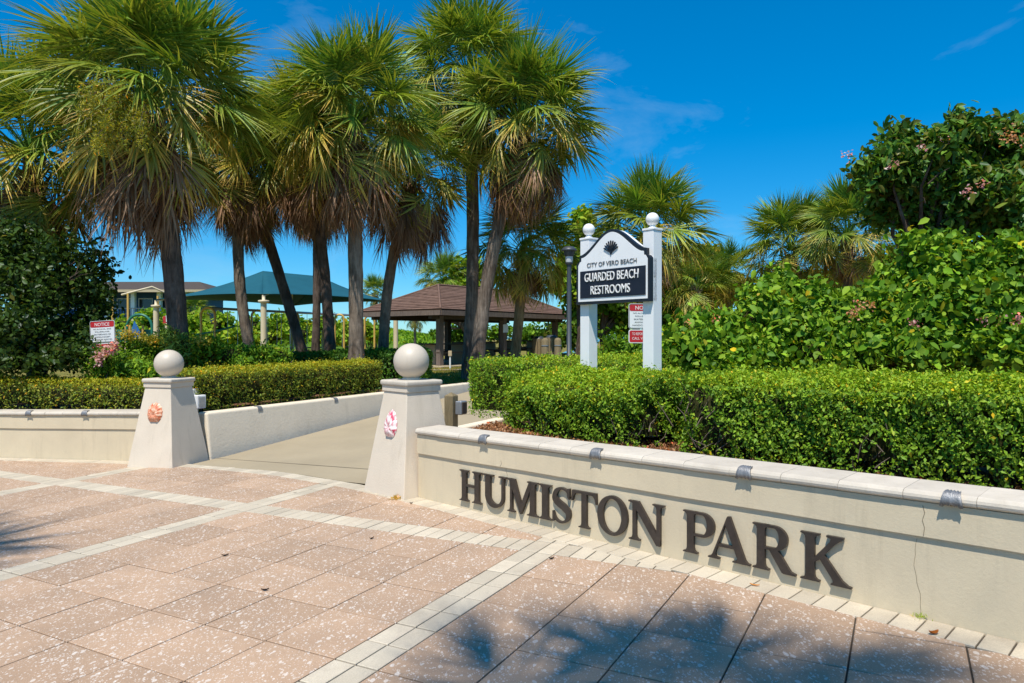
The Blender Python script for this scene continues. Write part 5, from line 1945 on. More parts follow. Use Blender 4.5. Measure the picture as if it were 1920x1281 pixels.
def sign_outline(ins):
    hw = HWb - ins
    r = [(-hw, PB + ins), (hw, PB + ins), (hw, 2.435 - ins * .3)]
    r += [(hw - .012, 2.455 - ins * .3), (hw - .028, 2.468), (hw - .05, 2.474), (hw - .052, PTs - ins)]
    x0 = hw - .055
    for i in range(1, 15):                  # ogee sweep up to the crown
        f = i / 15
        x = x0 * (1 - f) + .0 * f
        y = PTs - ins + (PK - PTs) * (3 * f ** 2 - 2 * f ** 3) ** .92
        r.append((x, y))
    r.append((0, PK - ins))
    return r + [(-x, y) for x, y in reversed(r[2:-1])]


b = MB(); b.prism(sign_outline(0.0), sgn_fn, 0.0, .050); b.build('sign_board', M['black'], sg)
b = MB(); b.prism(sign_outline(0.004), sgn_fn, -.062, -.0005); b.build('sign_backing', M['white'], sg)
b = MB(); b.prism(sign_outline(0.032), sgn_fn, .048, .054); b.build('sign_face', M['white'], sg)
b = MB(); b.prism([(-HWb + .068, 2.045), (HWb - .055, 2.045), (HWb - .055, 2.358), (-HWb + .068, 2.358)], sgn_fn, .052, .060); b.build('message_panel', M['navy'], sg)


def fit_text(body, width, height, ext):
    me = text_mesh(body, 1.0, 1.0, 'CENTER', 1.0)
    xs = [v.co.x for v in me.vertices]; ys = [v.co.y for v in me.vertices]
    w, h = max(xs) - min(xs), max(ys) - min(ys)
    cx, y0 = (max(xs) + min(xs)) / 2, min(ys)
    for v in me.vertices:
        v.co.x = (v.co.x - cx) * width / w
        v.co.y = (v.co.y - y0) * height / h
        v.co.z = (v.co.z + 1) / 2 * ext
    return me


up3 = Vector((0, 0, 1))
letters_on(fit_text('GUARDED BEACH', .80, .098, .010), sgn_fn(0.0, 2.232, .0601), sdv, up3, snv, 'sign_lettering', M['letter_white'], sg)
letters_on(fit_text('RESTROOMS', .585, .098, .010), sgn_fn(-.01, 2.083, .0601), sdv, up3, snv, 'sign_lettering', M['letter_white'], sg)
letters_on(fit_text('CITY OF VERO BEACH', .74, .050, .005), sgn_fn(0.0, 2.398, .0555), sdv, up3, snv, 'sign_lettering', M['letter_grey'], sg)
# scallop emblem: fan of ribs, raised
em = MB()
for k in range(9):
    a = math.radians(-58 + 116 * k / 8)
    L = .135 * (1 - .18 * abs(math.sin(a)) ** 2)
    ox, oy = 0.0, 2.530
    r0 = .028
    w0, w1 = .0018, .0062
    ca, sa = math.sin(a), math.cos(a)
    px_, py_ = sa, -ca
    p = [(ox + ca * r0 - px_ * w0, oy + sa * r0 - py_ * w0), (ox + ca * r0 + px_ * w0, oy + sa * r0 + py_ * w0), (ox + ca * L + px_ * w1, oy + sa * L + py_ * w1), (ox + ca * (L + .008), oy + sa * (L + .008)), (ox + ca * L - px_ * w1, oy + sa * L - py_ * w1)]
    em.prism(p, sgn_fn, .0545 + .0002 * k, .068 + .0002 * k)
em.prism([(-.022, 2.548), (0, 2.512), (.022, 2.548), (.014, 2.562), (-.014, 2.562)], sgn_fn, .0545, .0662)
em.build('shell_emblem', M['black'], sg)


# ------------------------------------------------------------------ red and white notice signs
def rounded(w, h, r, cx=0, cy=0, n=5):
    p = []
    for (sx, sy, a0) in ((1, -1, -90), (1, 1, 0), (-1, 1, 90), (-1, -1, 180)):
        for i in range(n + 1):
            a = math.radians(a0 + 90 * i / n)
            p.append((cx + sx * (w / 2 - r) + r * math.cos(a), cy + sy * (h / 2 - r) + r * math.sin(a)))
    return p


def notice(label, center, facing, width, tilt=0.0, roll=0.0):
    n_ = Vector((math.sin(facing), -math.cos(facing), 0))
    u_ = Vector((math.cos(facing), math.sin(facing), 0))
    u2 = (u_ * math.cos(roll) + up3 * math.sin(roll)).normalized()
    v2 = n_.cross(u2)
    if v2.z < 0: v2 = -v2
    g0 = gz(center.x, center.y)
    t = thing('notice_sign', V3(center.x, center.y, g0), label, 'sign', 'notice signs')
    k = width / .46
    H1, H2 = .345 * k, .185 * k

    def F(u, v, w): return center + u2 * u + v2 * v + n_ * w
    b = MB(); b.box((center.x + n_.x * -.03, center.y + n_.y * -.03, (g0 + center.z + .12) / 2), (.05, .03, center.z + .12 - g0), facing); b.build('sign_post', M['metal'], t)
    b = MB(); b.prism(rounded(.46 * k, H1, .035 * k), F, -.004, 0); b.build('upper_plate', M['white'], t)
    # black keyline and red header
    o_, i_ = rounded(.45 * k, H1 - .012 * k, .03 * k), rounded(.436 * k, H1 - .026 * k, .026 * k)
    b = MB(); b.strip(o_, i_, F, .0006, .0016, True); b.build('keyline', M['sign_ink'], t)
    rh = .088 * k
    b = MB(); b.prism(rounded(.43 * k, rh, .022 * k, 0, H1 / 2 - rh / 2 - .014 * k), F, .0008, .0022); b.build('red_header', M['red'], t)
    letters_on(fit_text('NOTICE', .27 * k, .052 * k, .002), F(0, H1 / 2 - rh / 2 - .014 * k - .026 * k, .0023), u2, v2, n_, 'lettering', M['letter_white'], t)
    for i, (ln, w_) in enumerate((('NO ALCOHOL, BIKES', .33), ('ROLLERBLADES,', .27), ('SKATEBOARDS OR', .31), ('ANIMALS EXCEPT', .29), ('HANDICAP ASSISTED', .35))):
        letters_on(fit_text(ln, w_ * k, .022 * k, .001), F(0, H1 / 2 - .145 * k - i * .041 * k, .0008), u2, v2, n_, 'lettering', M['sign_ink'], t)
    cy = -H1 / 2 - H2 / 2 - .012 * k
    b = MB(); b.prism(rounded(.46 * k, H2, .03 * k, 0, cy), F, -.004, 0); b.build('lower_plate', M['white'], t)
    b = MB(); b.prism(rounded(.435 * k, H2 - .024 * k, .022 * k, 0, cy), F, .0006, .0016); b.build('red_field', M['red'], t)
    for i, (ln, w_) in enumerate((('TO REPORT VIOLATIONS', .36), ('CALL V.B. POLICE', .36))):
        letters_on(fit_text(ln, w_ * k, .036 * k, .001), F(0, cy + .016 * k - i * .062 * k, .0018), u2, v2, n_, 'lettering', M['letter_white'], t)
    return t


notice('red and white NOTICE sign by the dark bush on the left', at(192, 622, 11.75), math.radians(-12), .49, 0, math.radians(2.5))
notice('red and white NOTICE sign half hidden behind the park sign post', at(1209, 593, 9.6), math.radians(8), .46)

# ------------------------------------------------------------------ lamp post
lp = at(1067, 655, 15.5)
g0 = gz(lp.x, lp.y)
t = thing('lamp_post', V3(lp.x, lp.y, g0), 'dark slim lamp post with a flat hooded head left of the sign', 'lamp post')
b = MB(); b.lathe((lp.x, lp.y, g0), [(.10, -.05), (.10, .04), (.056, .06), (.050, 2.68)], 16); b.build('pole', M['lamp_black'], t)
b = MB(); b.lathe((lp.x, lp.y, g0), [(.07, 2.68), (.085, 2.70), (.085, 2.73)], 20); b.build('collar', M['lamp_black'], t)
b = MB(); b.lathe((lp.x, lp.y, g0), [(.075, 2.73), (.085, 2.80), (.085, 2.86)], 20); b.build('lens', M['frost'], t)
b = MB(); b.lathe((lp.x, lp.y, g0), [(.095, 2.86), (.115, 2.92), (.125, 2.985)], 20); b.build('reflector', M['lamp_black'], t)
b = MB(); b.lathe((lp.x, lp.y, g0), [(.175, 2.985), (.180, 3.0), (.15, 3.04), (.10, 3.075), (.03, 3.09)], 24); b.build('hood', M['lamp_black'], t)

# timber bollard with light, and the light beside the left pillar
bp = at(846, 700, 8.0)
g0 = gz(bp.x, bp.y)
t = thing('timber_post', V3(bp.x, bp.y, g0), 'weathered timber post with a box light behind the right pillar', 'post')
b = MB(); b.box((bp.x, bp.y, (g0 - .3 + .925) / 2), (.115, .115, .925 - g0 + .3), math.radians(-28)); b.build('post', M['timber'], t, .006)
b = MB()
R = Matrix.Rotation(math.radians(-28), 3, 'Z')
cs = [R @ Vector((a * .056, c * .056, 0)) + Vector((bp.x, bp.y, .9252)) for a, c in ((-1, -1), (1, -1), (1, 1), (-1, 1))]
b.add(cs + [Vector((bp.x, bp.y, .965))], [(0, 1, 4), (1, 2, 4), (2, 3, 4), (3, 0, 4), (3, 2, 1, 0)]); b.build('post_top', M['timber'], t)
q = bp + R @ Vector((.115, .03, 0))
b = MB(); b.box((q.x, q.y, .79), (.085, .13, .155), math.radians(-28)); b.build('light_housing', M['metal'], t, .012, 3)
q2 = bp + R @ Vector((.161, .03, 0))
b = MB(); b.box((q2.x, q2.y, .79), (.010, .10, .125), math.radians(-28)); b.build('light_grille', M['timber_dark'], t, .004)
bp = at(370, 700, 10.35)
g0 = gz(bp.x, bp.y)
t = thing('path_light', V3(bp.x, bp.y, g0), 'white box path light peeking out behind the orange shell pillar', 'light')
b = MB(); b.box((bp.x - .05, bp.y, .38), (.09, .09, .9), math.radians(-28)); b.build('post', M['white'], t, .006)
b = MB(); b.box((bp.x + .045, bp.y - .03, .64), (.10, .15, .20), math.radians(-28)); b.build('light_housing', M['white'], t, .012, 3)
b = MB(); b.box((bp.x + .045 + R.col[0][0] * .056, bp.y - .03 + R.col[0][1] * .056, .64), (.010, .10, .14), math.radians(-28)); b.build('light_grille', M['metal'], t)

# ------------------------------------------------------------------ picnic pavilion
pd, pe = Vector((.61, .79, 0)).normalized(), Vector((-.79, .61, 0)).normalized()
PN = V3(-2.46, 24.0)
PLn, PWd = 8.6, 4.3
pm = PN + pd * PLn / 2 + pe * PWd / 2
gp = gz(pm.x, pm.y)
pv = thing('picnic_pavilion', V3(pm.x, pm.y, gp), 'open timber picnic pavilion with a brown shingled hip roof', 'pavilion')
EZ, RZ = 2.56, 3.58


def PF(a, b, z): return PN + pd * a + pe * b + V3(0, 0, z)


# roof shingle courses, each its own stepped strip
hipin = PWd / 2
NC = 15
planes4 = []
rf = MB()
ridge0, ridge1 = PF(hipin, PWd / 2, RZ), PF(PLn - hipin, PWd / 2, RZ)
c4 = [PF(0, 0, EZ), PF(PLn, 0, EZ), PF(PLn, PWd, EZ), PF(0, PWd, EZ)]
dn = V3(0, 0, -.03)
rf.add([p + dn for p in c4] + [ridge0 + dn, ridge1 + dn], [(0, 1, 5, 4), (1, 2, 5), (2, 3, 4, 5), (3, 0, 4)])
ro = rf.build('roof', M['shingle'], pv)
for (A, B, C, D) in ((c4[0], c4[1], ridge1, ridge0), (c4[3], c4[0], ridge0, ridge0), (c4[1], c4[2], ridge1, ridge1), (c4[2], c4[3], ridge0, ridge1)):
    nrm = (B - A).cross(D - A).normalized()
    if nrm.z < 0: nrm = -nrm
    for i in range(NC):
        f0, f1 = i / NC, (i + 1.12) / NC
        f1 = min(1, f1)
        a, b2, c, d_ = A.lerp(D, f0), B.lerp(C, f0), B.lerp(C, f1), A.lerp(D, f1)
        mb = MB()
        k = 7
        vs = []
        for j in range(k + 1):
            p, q = a.lerp(b2, j / k), d_.lerp(c, j / k)
            w = .006 * math.sin(j * 3.7 + i * 1.3)
            vs += [p + nrm * (.022 + w), q + nrm * .004, p + nrm * (-.004)]
        fs = []
        for j in range(k):
            o = j * 3
            fs += [(o, o + 3, o + 4, o + 1), (o + 2, o + 5, o + 3, o)]
        mb.add(vs, fs)
        mb.build('shingle_course', M['shingle'], ro)
b = MB(); b.tube([c4[0], ridge0 + V3(0, 0, .03)], .045, 6); b.tube([c4[3], ridge0 + V3(0, 0, .03)], .045, 6); b.tube([ridge0 + V3(0, 0, .03), ridge1 + V3(0, 0, .03)], .045, 6); b.tube([c4[1], ridge1 + V3(0, 0, .03)], .045, 6); b.build('hip_cap', M['shingle'], ro)
for i in range(4):
    p, q = c4[i], c4[(i + 1) % 4]
    m_ = (p + q) / 2
    dirv = (q - p)
    b = MB(); b.box((m_.x, m_.y, EZ - .125), (dirv.length - (.0 if i % 2 else .07), .05, .17), math.atan2(dirv.y, dirv.x)); b.build('fascia', M['timber_grey'], pv)
INS = .65
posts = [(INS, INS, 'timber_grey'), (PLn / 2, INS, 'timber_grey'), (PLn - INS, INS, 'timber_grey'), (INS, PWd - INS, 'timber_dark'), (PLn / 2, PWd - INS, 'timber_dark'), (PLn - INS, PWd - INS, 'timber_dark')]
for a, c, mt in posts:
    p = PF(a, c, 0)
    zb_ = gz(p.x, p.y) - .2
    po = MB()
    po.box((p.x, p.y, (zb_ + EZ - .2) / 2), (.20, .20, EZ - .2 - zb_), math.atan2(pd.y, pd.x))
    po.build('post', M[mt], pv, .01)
for c in (INS, PWd - INS):
    p, q = PF(0.15, c, EZ - .215), PF(PLn - .15, c, EZ - .215)
    m_ = (p + q) / 2
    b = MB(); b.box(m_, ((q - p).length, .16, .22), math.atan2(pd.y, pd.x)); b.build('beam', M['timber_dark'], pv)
for a in (INS, PLn / 2, PLn - INS):
    p, q = PF(a, .15, EZ - .115), PF(a, PWd - .15, EZ - .115)
    m_ = (p + q) / 2
    b = MB(); b.box((m_.x, m_.y, EZ - .06), ((q - p).length, .10, .09), math.atan2(pe.y, pe.x)); b.build('tie_beam', M['timber_dark'], pv)
fl_ = MB()
fp = [PF(-.2, -.2, 0), PF(PLn + .2, -.2, 0), PF(PLn + .2, PWd + .2, 0), PF(-.2, PWd + .2, 0)]
fl_.hexa([p + V3(0, 0, gz(p.x, p.y) - .3) for p in fp] + [p + V3(0, 0, gz(p.x, p.y) + .03) for p in fp]); fl_.build('floor_slab', M['concrete'], pv)
# small paper notice on a post
p = PF(PLn / 2 - .12, INS - .0, 0)
pa = at(948, 616, p.y - .25)
b = MB(); b.box(pa, (.20, .02, .32), 0.2); b.build('posted_notice', M['white'], pv)


def picnic_table(label, c, rz_, L=2.3):
    g = gz(c.x, c.y) + .03
    t = thing('picnic_table', V3(c.x, c.y, g), label, 'table', 'picnic tables under the pavilion')
    R = Matrix.Rotation(rz_, 3, 'Z')

    def W(x, y, z): return R @ Vector((x, y, 0)) + V3(c.x, c.y, g + z)
    for i in range(4):
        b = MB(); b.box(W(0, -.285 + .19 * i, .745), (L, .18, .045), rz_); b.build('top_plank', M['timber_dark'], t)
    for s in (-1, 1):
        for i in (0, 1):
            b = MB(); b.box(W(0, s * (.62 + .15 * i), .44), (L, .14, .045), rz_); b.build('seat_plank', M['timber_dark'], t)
        b = MB(); b.box(W(s * L * .33, 0, .36), (.14, .62, .72), rz_); b.build('pedestal', M['concrete'], t)
        b = MB(); b.box(W(s * L * .33, 0, .37), (.10, 1.5, .09), rz_); b.build('seat_bearer', M['timber_dark'], t)
    return t


tr_ = math.atan2(pd.y, pd.x)
picnic_table('dark picnic table nearest the front pavilion post', PF(1.7, 1.4, 0), tr_)
picnic_table('dark picnic table in the middle under the pavilion', PF(4.4, 2.1, 0), tr_)
picnic_table('dark picnic table at the right end under the pavilion', PF(7.0, 1.7, 0), tr_)
# strip of pale footpath in front of the pavilion
fpz = MB()
for i in range(14):
    p, q = V3(-3.6 + 6.0 * i / 14, 22.3 - .12 * i / 14), V3(-3.6 + 6.0 * (i + 1) / 14, 22.3 - .12 * (i + 1) / 14)
    fpz.add([p + V3(0, 0, gz(p.x, p.y) + .006), q + V3(0, 0, gz(q.x, q.y) + .006), q + V3(0, .7, gz(q.x, q.y + .7) + .006), p + V3(0, .7, gz(p.x, p.y + .7) + .006)], [(0, 1, 2, 3)])
tag(fpz.build('footpath', M['concrete']), kind='structure')


# small tap post by the pavilion
sp = at(844, 690, 23.4); g0 = gz(sp.x, sp.y)
t = thing('tap_post', V3(sp.x, sp.y, g0), 'small pale box on a short white pipe before the pavilion', 'tap')
b = MB(); b.tube([V3(sp.x, sp.y, g0 - .1), V3(sp.x, sp.y, g0 + .45)], .03, 8); b.build('pipe', M['white'], t)
b = MB(); b.box((sp.x, sp.y, g0 + .50), (.12, .10, .18)); b.build('tap_box', M['tan_wall'], t, .01)


def bin_(label, px, Y, h=.95, r=.30):
    p = at(px, 640, Y); g = gz(p.x, p.y)
    t = thing('litter_bin', V3(p.x, p.y, g), label, 'bin', 'slatted wooden litter bins')
    b = MB(); b.lathe((p.x, p.y, g), [(r * .86, .0), (r * .9, h * .9)], 18); b.build('liner', M['timber_dark'], t)
    sh = None
    for k in range(16):
        a = 2 * math.pi * k / 16
        b = MB(); b.box((p.x + math.cos(a) * r * .97, p.y + math.sin(a) * r * .97, g + h / 2 + .03), (.022, r * .33, h), a); b.build('slat', M['timber'], t)
    b = MB(); b.lathe((p.x, p.y, g + h * .9), [(r * 1.0, .0), (r * 1.0, .05), (r * .72, .16), (r * .5, .22), (r * .48, .22)], 18); b.build('lid', M['lamp_black'], t)
    return t


bin_('slatted wooden litter bin, left of the pair near the lamp', 1010, 29, .85, .27)
bin_('slatted wooden litter bin, right of the pair near the lamp', 1034, 28.2, .9, .29)
for px, lab in ((1046, 'short timber bollard just left of the lamp post'), (1022, 'short timber bollard between the two wooden bins')):
    p = at(px, 640, 25.0); g = gz(p.x, p.y)
    t = thing('timber_bollard', V3(p.x, p.y, g), lab, 'bollard', 'timber bollards by the pavilion')
    b = MB(); b.lathe((p.x, p.y, g), [(.13, -.1), (.125, .85), (.10, .92), (.04, .95)], 14); b.build('trunk_post', M['timber'], t)
    b = MB(); b.lathe((p.x, p.y, g), [(.137, .66), (.137, .70)], 14); b.build('band', M['metal'], t)

# bench with a seated person far off
bp = at(800, 638, 66); g0 = gz(bp.x, bp.y)
t = thing('park_bench', V3(bp.x, bp.y, g0), 'distant slatted bench facing the sea, seen under the pavilion', 'bench')
for i in range(3):
    b = MB(); b.box((bp.x, bp.y + .15 - .15 * i, g0 + .46), (2.6, .12, .05)); b.build('seat_slat', M['timber_grey'], t)
    b = MB(); b.box((bp.x, bp.y - .28, g0 + .60 + .14 * i), (2.6, .04, .11)); b.build('back_slat', M['timber_grey'], t)
for s in (-1.1, 1.1):
    b = MB(); b.box((bp.x + s, bp.y - .30, g0 + .45), (.09, .08, .95)); b.build('leg', M['timber_grey'], t)
    b = MB(); b.box((bp.x + s, bp.y + .2, g0 + .215), (.09, .08, .43)); b.build('leg', M['timber_grey'], t)


def person(label, base, yaw):
    """seated figure, one skinned body"""
    t = thing('person', base, label, 'person')
    J = {'pelvis': (0, 0, .52), 'waist': (0, .02, .72), 'chest': (0, .03, .95), 'neck': (0, .04, 1.10), 'head0': (0, .06, 1.18), 'head': (0, .07, 1.30),
         'shl': (-.19, .03, 1.03), 'ell': (-.25, .10, .78), 'hal': (-.12, .34, .68), 'shr': (.19, .03, 1.03), 'elr': (.25, .10, .78), 'har': (.12, .34, .68),
         'hil': (-.10, .04, .50), 'knl': (-.13, .47, .50), 'anl': (-.13, .50, .08), 'tol': (-.14, .68, .04), 'hir': (.10, .04, .50), 'knr': (.13, .47, .50), 'anr': (.13, .50, .08), 'tor': (.14, .68, .04)}
    rad = {'pelvis': .15, 'waist': .13, 'chest': .155, 'neck': .06, 'head0': .085, 'head': .105, 'shl': .07, 'ell': .048, 'hal': .04, 'shr': .07, 'elr': .048, 'har': .04, 'hil': .095, 'knl': .07, 'anl': .045, 'tol': .04, 'hir': .095, 'knr': .07, 'anr': .045, 'tor': .04}
    E_ = [('pelvis', 'waist'), ('waist', 'chest'), ('chest', 'neck'), ('neck', 'head0'), ('head0', 'head'), ('chest', 'shl'), ('shl', 'ell'), ('ell', 'hal'), ('chest', 'shr'), ('shr', 'elr'), ('elr', 'har'), ('pelvis', 'hil'), ('hil', 'knl'), ('knl', 'anl'), ('anl', 'tol'), ('pelvis', 'hir'), ('hir', 'knr'), ('knr', 'anr'), ('anr', 'tor')]
    ks = list(J)
    R = Matrix.Rotation(yaw, 3, 'Z')
    me = bpy.data.meshes.new('body')
    me.from_pydata([tuple(R @ Vector(J[k])) for k in ks], [(ks.index(a), ks.index(b)) for a, b in E_], [])
    o = link('body', me, t)
    o.modifiers.new('skin', 'SKIN')
    for i, k in enumerate(ks):
        me.skin_vertices[0].data[i].radius = (rad[k], rad[k])
    me.skin_vertices[0].data[0].use_root = True
    s = o.modifiers.new('sub', 'SUBSURF'); s.levels = s.render_levels = 2
    me.materials.append(M['skin'])
    # clothing shells
    def shell(name, ks_, grow, mat):
        m2 = bpy.data.meshes.new(name)
        ee = [(ks_.index(a), ks_.index(b)) for a, b in E_ if a in ks_ and b in ks_]
        m2.from_pydata([tuple(R @ Vector(J[k])) for k in ks_], ee, [])
        ob = link(name, m2, t)
        ob.modifiers.new('skin', 'SKIN')
        for i, k in enumerate(ks_): m2.skin_vertices[0].data[i].radius = (rad[k] + grow, rad[k] + grow)
        m2.skin_vertices[0].data[0].use_root = True
        q = ob.modifiers.new('sub', 'SUBSURF'); q.levels = q.render_levels = 2
        m2.materials.append(mat)
    shell('shirt', ['pelvis', 'waist', 'chest', 'shl', 'shr', 'ell', 'elr'], .022, M['cloth_dark'])
    shell('shorts', ['pelvis', 'hil', 'hir', 'knl', 'knr'], .028, M['cloth_grey'])
    hb = MB(); hc = R @ Vector((0, .05, 1.335))
    hb.sphere((base.x + hc.x, base.y + hc.y, base.z + hc.z), .112, 16, 10, (1, 1, .85)); hb.build('hair', M['hair'], t)
    return t


pp = at(787, 638, 65.6); pp.z = gz(pp.x, pp.y)
person('person in dark shirt and pale shorts sitting on the distant bench', V3(pp.x, bp.y - .05, pp.z), math.radians(60))

# ------------------------------------------------------------------ teal shade canopy
CN, CL, CR = V3(-9.26, 26.0), V3(-15.4, 30.0), V3(-5.26, 32.2)
CB = CL + CR - CN
CEZ = 3.20
cm = (CL + CR) / 2
sh = thing('shade_canopy', V3(cm.x, cm.y, gz(cm.x, cm.y)), 'large teal fabric shade canopy over the playground', 'canopy')
rdir = (CR - CN).normalized()
ap = [cm - rdir * .9 + V3(0, 0, 4.46), cm + rdir * 2.3 + V3(0, 0, 4.46)]
cor = [CN + V3(0, 0, CEZ), CR + V3(0, 0, CEZ), CB + V3(0, 0, CEZ), CL + V3(0, 0, CEZ)]
inner = (cm + V3(0, 0, CEZ))


def panel(A, B, C, D, name):
    mb = MB()
    k, r = 16, 8
    vs, fs = [], []
    for i in range(r + 1):
        f = i / r
        for j in range(k + 1):
            g = j / k
            e = A.lerp(B, g) + (inner - A.lerp(B, g)) * (.055 * 4 * g * (1 - g)) * 0.55      # catenary edge
            e.z = CEZ + .10 * 4 * g * (1 - g)
            top = D.lerp(C, g)
            p = e.lerp(top, f)
            p.z -= .16 * 4 * f * (1 - f)                            # fabric sag
            vs.append(p)
    for i in range(r):
        for j in range(k):
            fs.append((i * (k + 1) + j, i * (k + 1) + j + 1, (i + 1) * (k + 1) + j + 1, (i + 1) * (k + 1) + j))
    mb.add(vs, fs, True)
    o = mb.build(name, M['teal'], sh)
    m = o.modifiers.new('thick', 'SOLIDIFY'); m.thickness = .012
    return o


panel(cor[0], cor[1], ap[1], ap[0], 'fabric_panel')
panel(cor[1], cor[2], ap[1], ap[1], 'fabric_panel')
panel(cor[2], cor[3], ap[0], ap[1], 'fabric_panel')
panel(cor[3], cor[0], ap[0], ap[0], 'fabric_panel')
for c in (CN, CL, CR, CB):
    g0 = gz(c.x, c.y)
    inw = (cm - c).normalized()
    p = c + inw * .10
    b = MB(); b.lathe((p.x, p.y, 0), [(.11, g0 - .1), (.11, 2.86)], 16); po = b.build('post', M['cream_post'], sh)
    b = MB(); b.lathe((p.x, p.y, 0), [(.16, 2.8602), (.20, 2.90), (.20, 2.96), (.06, 2.98), (.06, 3.16)], 16); b.build('post_head', M['cream_post'], po)
    b = MB(); b.tube([V3(p.x, p.y, 3.15), ap[0] + (ap[1] - ap[0]) * (.5 + .5 * (1 if c in (CR,) else -1 if c is CL else 0)) - V3(0, 0, .55)], .035, 8); b.build('rafter', M['metal'], sh)

# ------------------------------------------------------------------ playground
def arch(mb, px0, px1, pyt, Y, r=.05):
    a, b_ = at(px0, 640, Y), at(px1, 640, Y)
    g = gz(a.x, a.y)
    top = at(px0, pyt, Y).z
    w = (b_.x - a.x) / 2
    cx = (a.x + b_.x) / 2
    pts = [V3(a.x, Y, g - .1), V3(a.x, Y, top - w)]
    pts += [V3(cx - w * math.cos(t), Y, top - w + w * math.sin(t)) for t in [math.pi * i / 12 for i in range(1, 12)]]
    pts += [V3(b_.x, Y, top - w), V3(b_.x, Y, g - .1)]
    mb.tube(pts, r, 8)


YS = 31.0
s0 = at(392, 640, YS)
sw = thing('swing_set', V3(at(520, 640, YS).x, YS, gz(-8, YS)), 'long swing set with yellow arched legs below the teal canopy', 'swing set')
for p0_, p1_, top, Y in ((377, 403, 577, YS), (472, 494, 582, YS + 2), (547, 560, 588, YS + 4), (628, 645, 590, YS + 6), (684, 702, 592, YS + 8)):
    mb = MB(); arch(mb, p0_, p1_, top, Y, .055); mb.build('arched_leg', M['yellow_paint'], sw)
pa_, pb_ = at(392, 578, YS), at(694, 593, YS + 8)
b = MB(); b.tube([pa_, pb_], .06, 8); b.build('top_beam', M['metal'], sw)
for f in (.12, .2, .34, .42, .58, .66, .82):
    p = pa_.lerp(pb_, f); g = gz(p.x, p.y)
    st_ = MB(); st_.box((p.x, p.y, g + .45), (.42, .20, .06), .5); so = st_.build('swing_seat', M['black'], sw)
    for s in (-.19, .19):
        b = MB(); b.tube([V3(p.x + s, p.y + s * .5, p.z), V3(p.x + s, p.y + s * .5, g + .45)], .012, 5); b.build('chain', M['metal'], so)
pp_ = at(608, 640, 34); g = gz(pp_.x, pp_.y)
t = thing('yellow_pole', V3(pp_.x, 34, g), 'tall yellow pole below the canopy between thin palm trunks', 'pole')
b = MB(); b.lathe((pp_.x, 34, 0), [(.13, g - .1), (.13, 1.9), (.08, 1.95), (.08, 3.72)], 12); b.build('shaft', M['yellow_paint'], t)
b = MB(); b.lathe((pp_.x, 34, 0), [(.10, 3.7202), (.10, 3.78), (.03, 3.80)], 12); b.build('pole_cap', M['yellow_paint'], t)

YP = 33.0
c = at(255, 640, YP)
pg = thing('play_structure', V3(c.x, YP, gz(c.x, YP)), 'green and yellow climbing frame with a blue kite panel', 'playground')
g0 = gz(c.x, YP)
for px, top in ((211, 545), (240, 550), (296, 555), (244, 610), (268, 610), (236, 612)):
    p = at(px, top, YP); b = MB(); b.tube([V3(p.x, YP, g0 - .1), p], .055, 8); b.build('post', M['yellow_paint'], pg)
mb = MB(); arch(mb, 238, 285, 590, YP - .3, .06); mb.build('green_hoop', M['green_paint'], pg)
for a_, b__ in ((205, 236), (268, 300), (244, 268)):
    p, q = at(a_, 622, YP + .1), at(b__, 622, YP + .1)
    m_ = (p + q) / 2
    b = MB(); b.box((m_.x, m_.y, (g0 + p.z) / 2), (q.x - p.x, .05, p.z - g0 + .2)); b.build('green_panel', M['green_paint'], pg)
k1, k2, k3, k4 = at(252, 602, YP - .25), at(246, 622, YP - .25), at(258, 642, YP - .25), at(266, 628, YP - .25)
b = MB(); b.add([p + V3(0, s, 0) for s in (-.02, .02) for p in (k1, k2, k3, k4)], [(0, 1, 2, 3), (7, 6, 5, 4), (0, 4, 5, 1), (1, 5, 6, 2), (2, 6, 7, 3), (3, 7, 4, 0)]); b.build('blue_kite_panel', M['blue_paint'], pg)
p, q = at(205, 542, YP), at(300, 556, YP + 1)
b = MB(); b.tube([at(228, 553, YP), at(285, 538, YP), at(325, 556, YP + 1)], .05, 6); b.build('roof_bar', M['cream_post'], pg)
for px, py, mt, w_, h_ in ((309, 600, 'red', .16, .34), (314, 598, 'white', .16, .30), (312, 612, 'cream_post', .10, .30)):
    p = at(px, py, YP - .1); b = MB(); b.box(p, (w_, .06, h_)); b.build('play_panel', M[mt], pg, .01)
sl = MB()
a_, b__ = at(402, 622, YP - 2), at(440, 612, YP - 2)
sl.tube([at(368, 628, YP - 2), a_, b__], .05, 6)
t = thing('green_rail', V3(a_.x, YP - 2, gz(a_.x, YP - 2)), 'low curved green play rail by the first yellow arch', 'rail')
sl.build('rail', M['green_paint'], t)
b = MB(); b.tube([V3(a_.x, YP - 2, gz(a_.x, YP) - .1), a_], .05, 6); b.build('leg', M['green_paint'], t)

# ------------------------------------------------------------------ building beyond the playground
YB = 62.0
bl_, br_ = at(60, 640, YB).x, at(352, 640, YB).x
bd = thing('beach_building', V3((bl_ + br_) / 2, YB, gz(-30, YB)), 'tan two storey building with blue balcony railings behind the playground', 'building')
gB = gz(-30, YB)
W_ = br_ - bl_
zf = at(200, 603, YB).z; zt = at(200, 546, YB).z
b = MB(); b.box(((bl_ + br_) / 2, YB + 4, (gB + zf) / 2 - .2), (W_, 8, zf - gB + .4)); b.build('lower_storey', M['tan_wall'], bd)
b = MB(); b.box(((bl_ + br_) / 2, YB + 5.2, (zf + zt) / 2), (W_ - .3, 5.6, zt - zf - .002)); b.build('upper_storey', M['blue_wall'], bd)
b = MB(); b.box(((bl_ + br_) / 2, YB + 3.6, zf + .08), (W_ + .4, 8.4, .14)); b.build('balcony_slab', M['tan_wall'], bd)
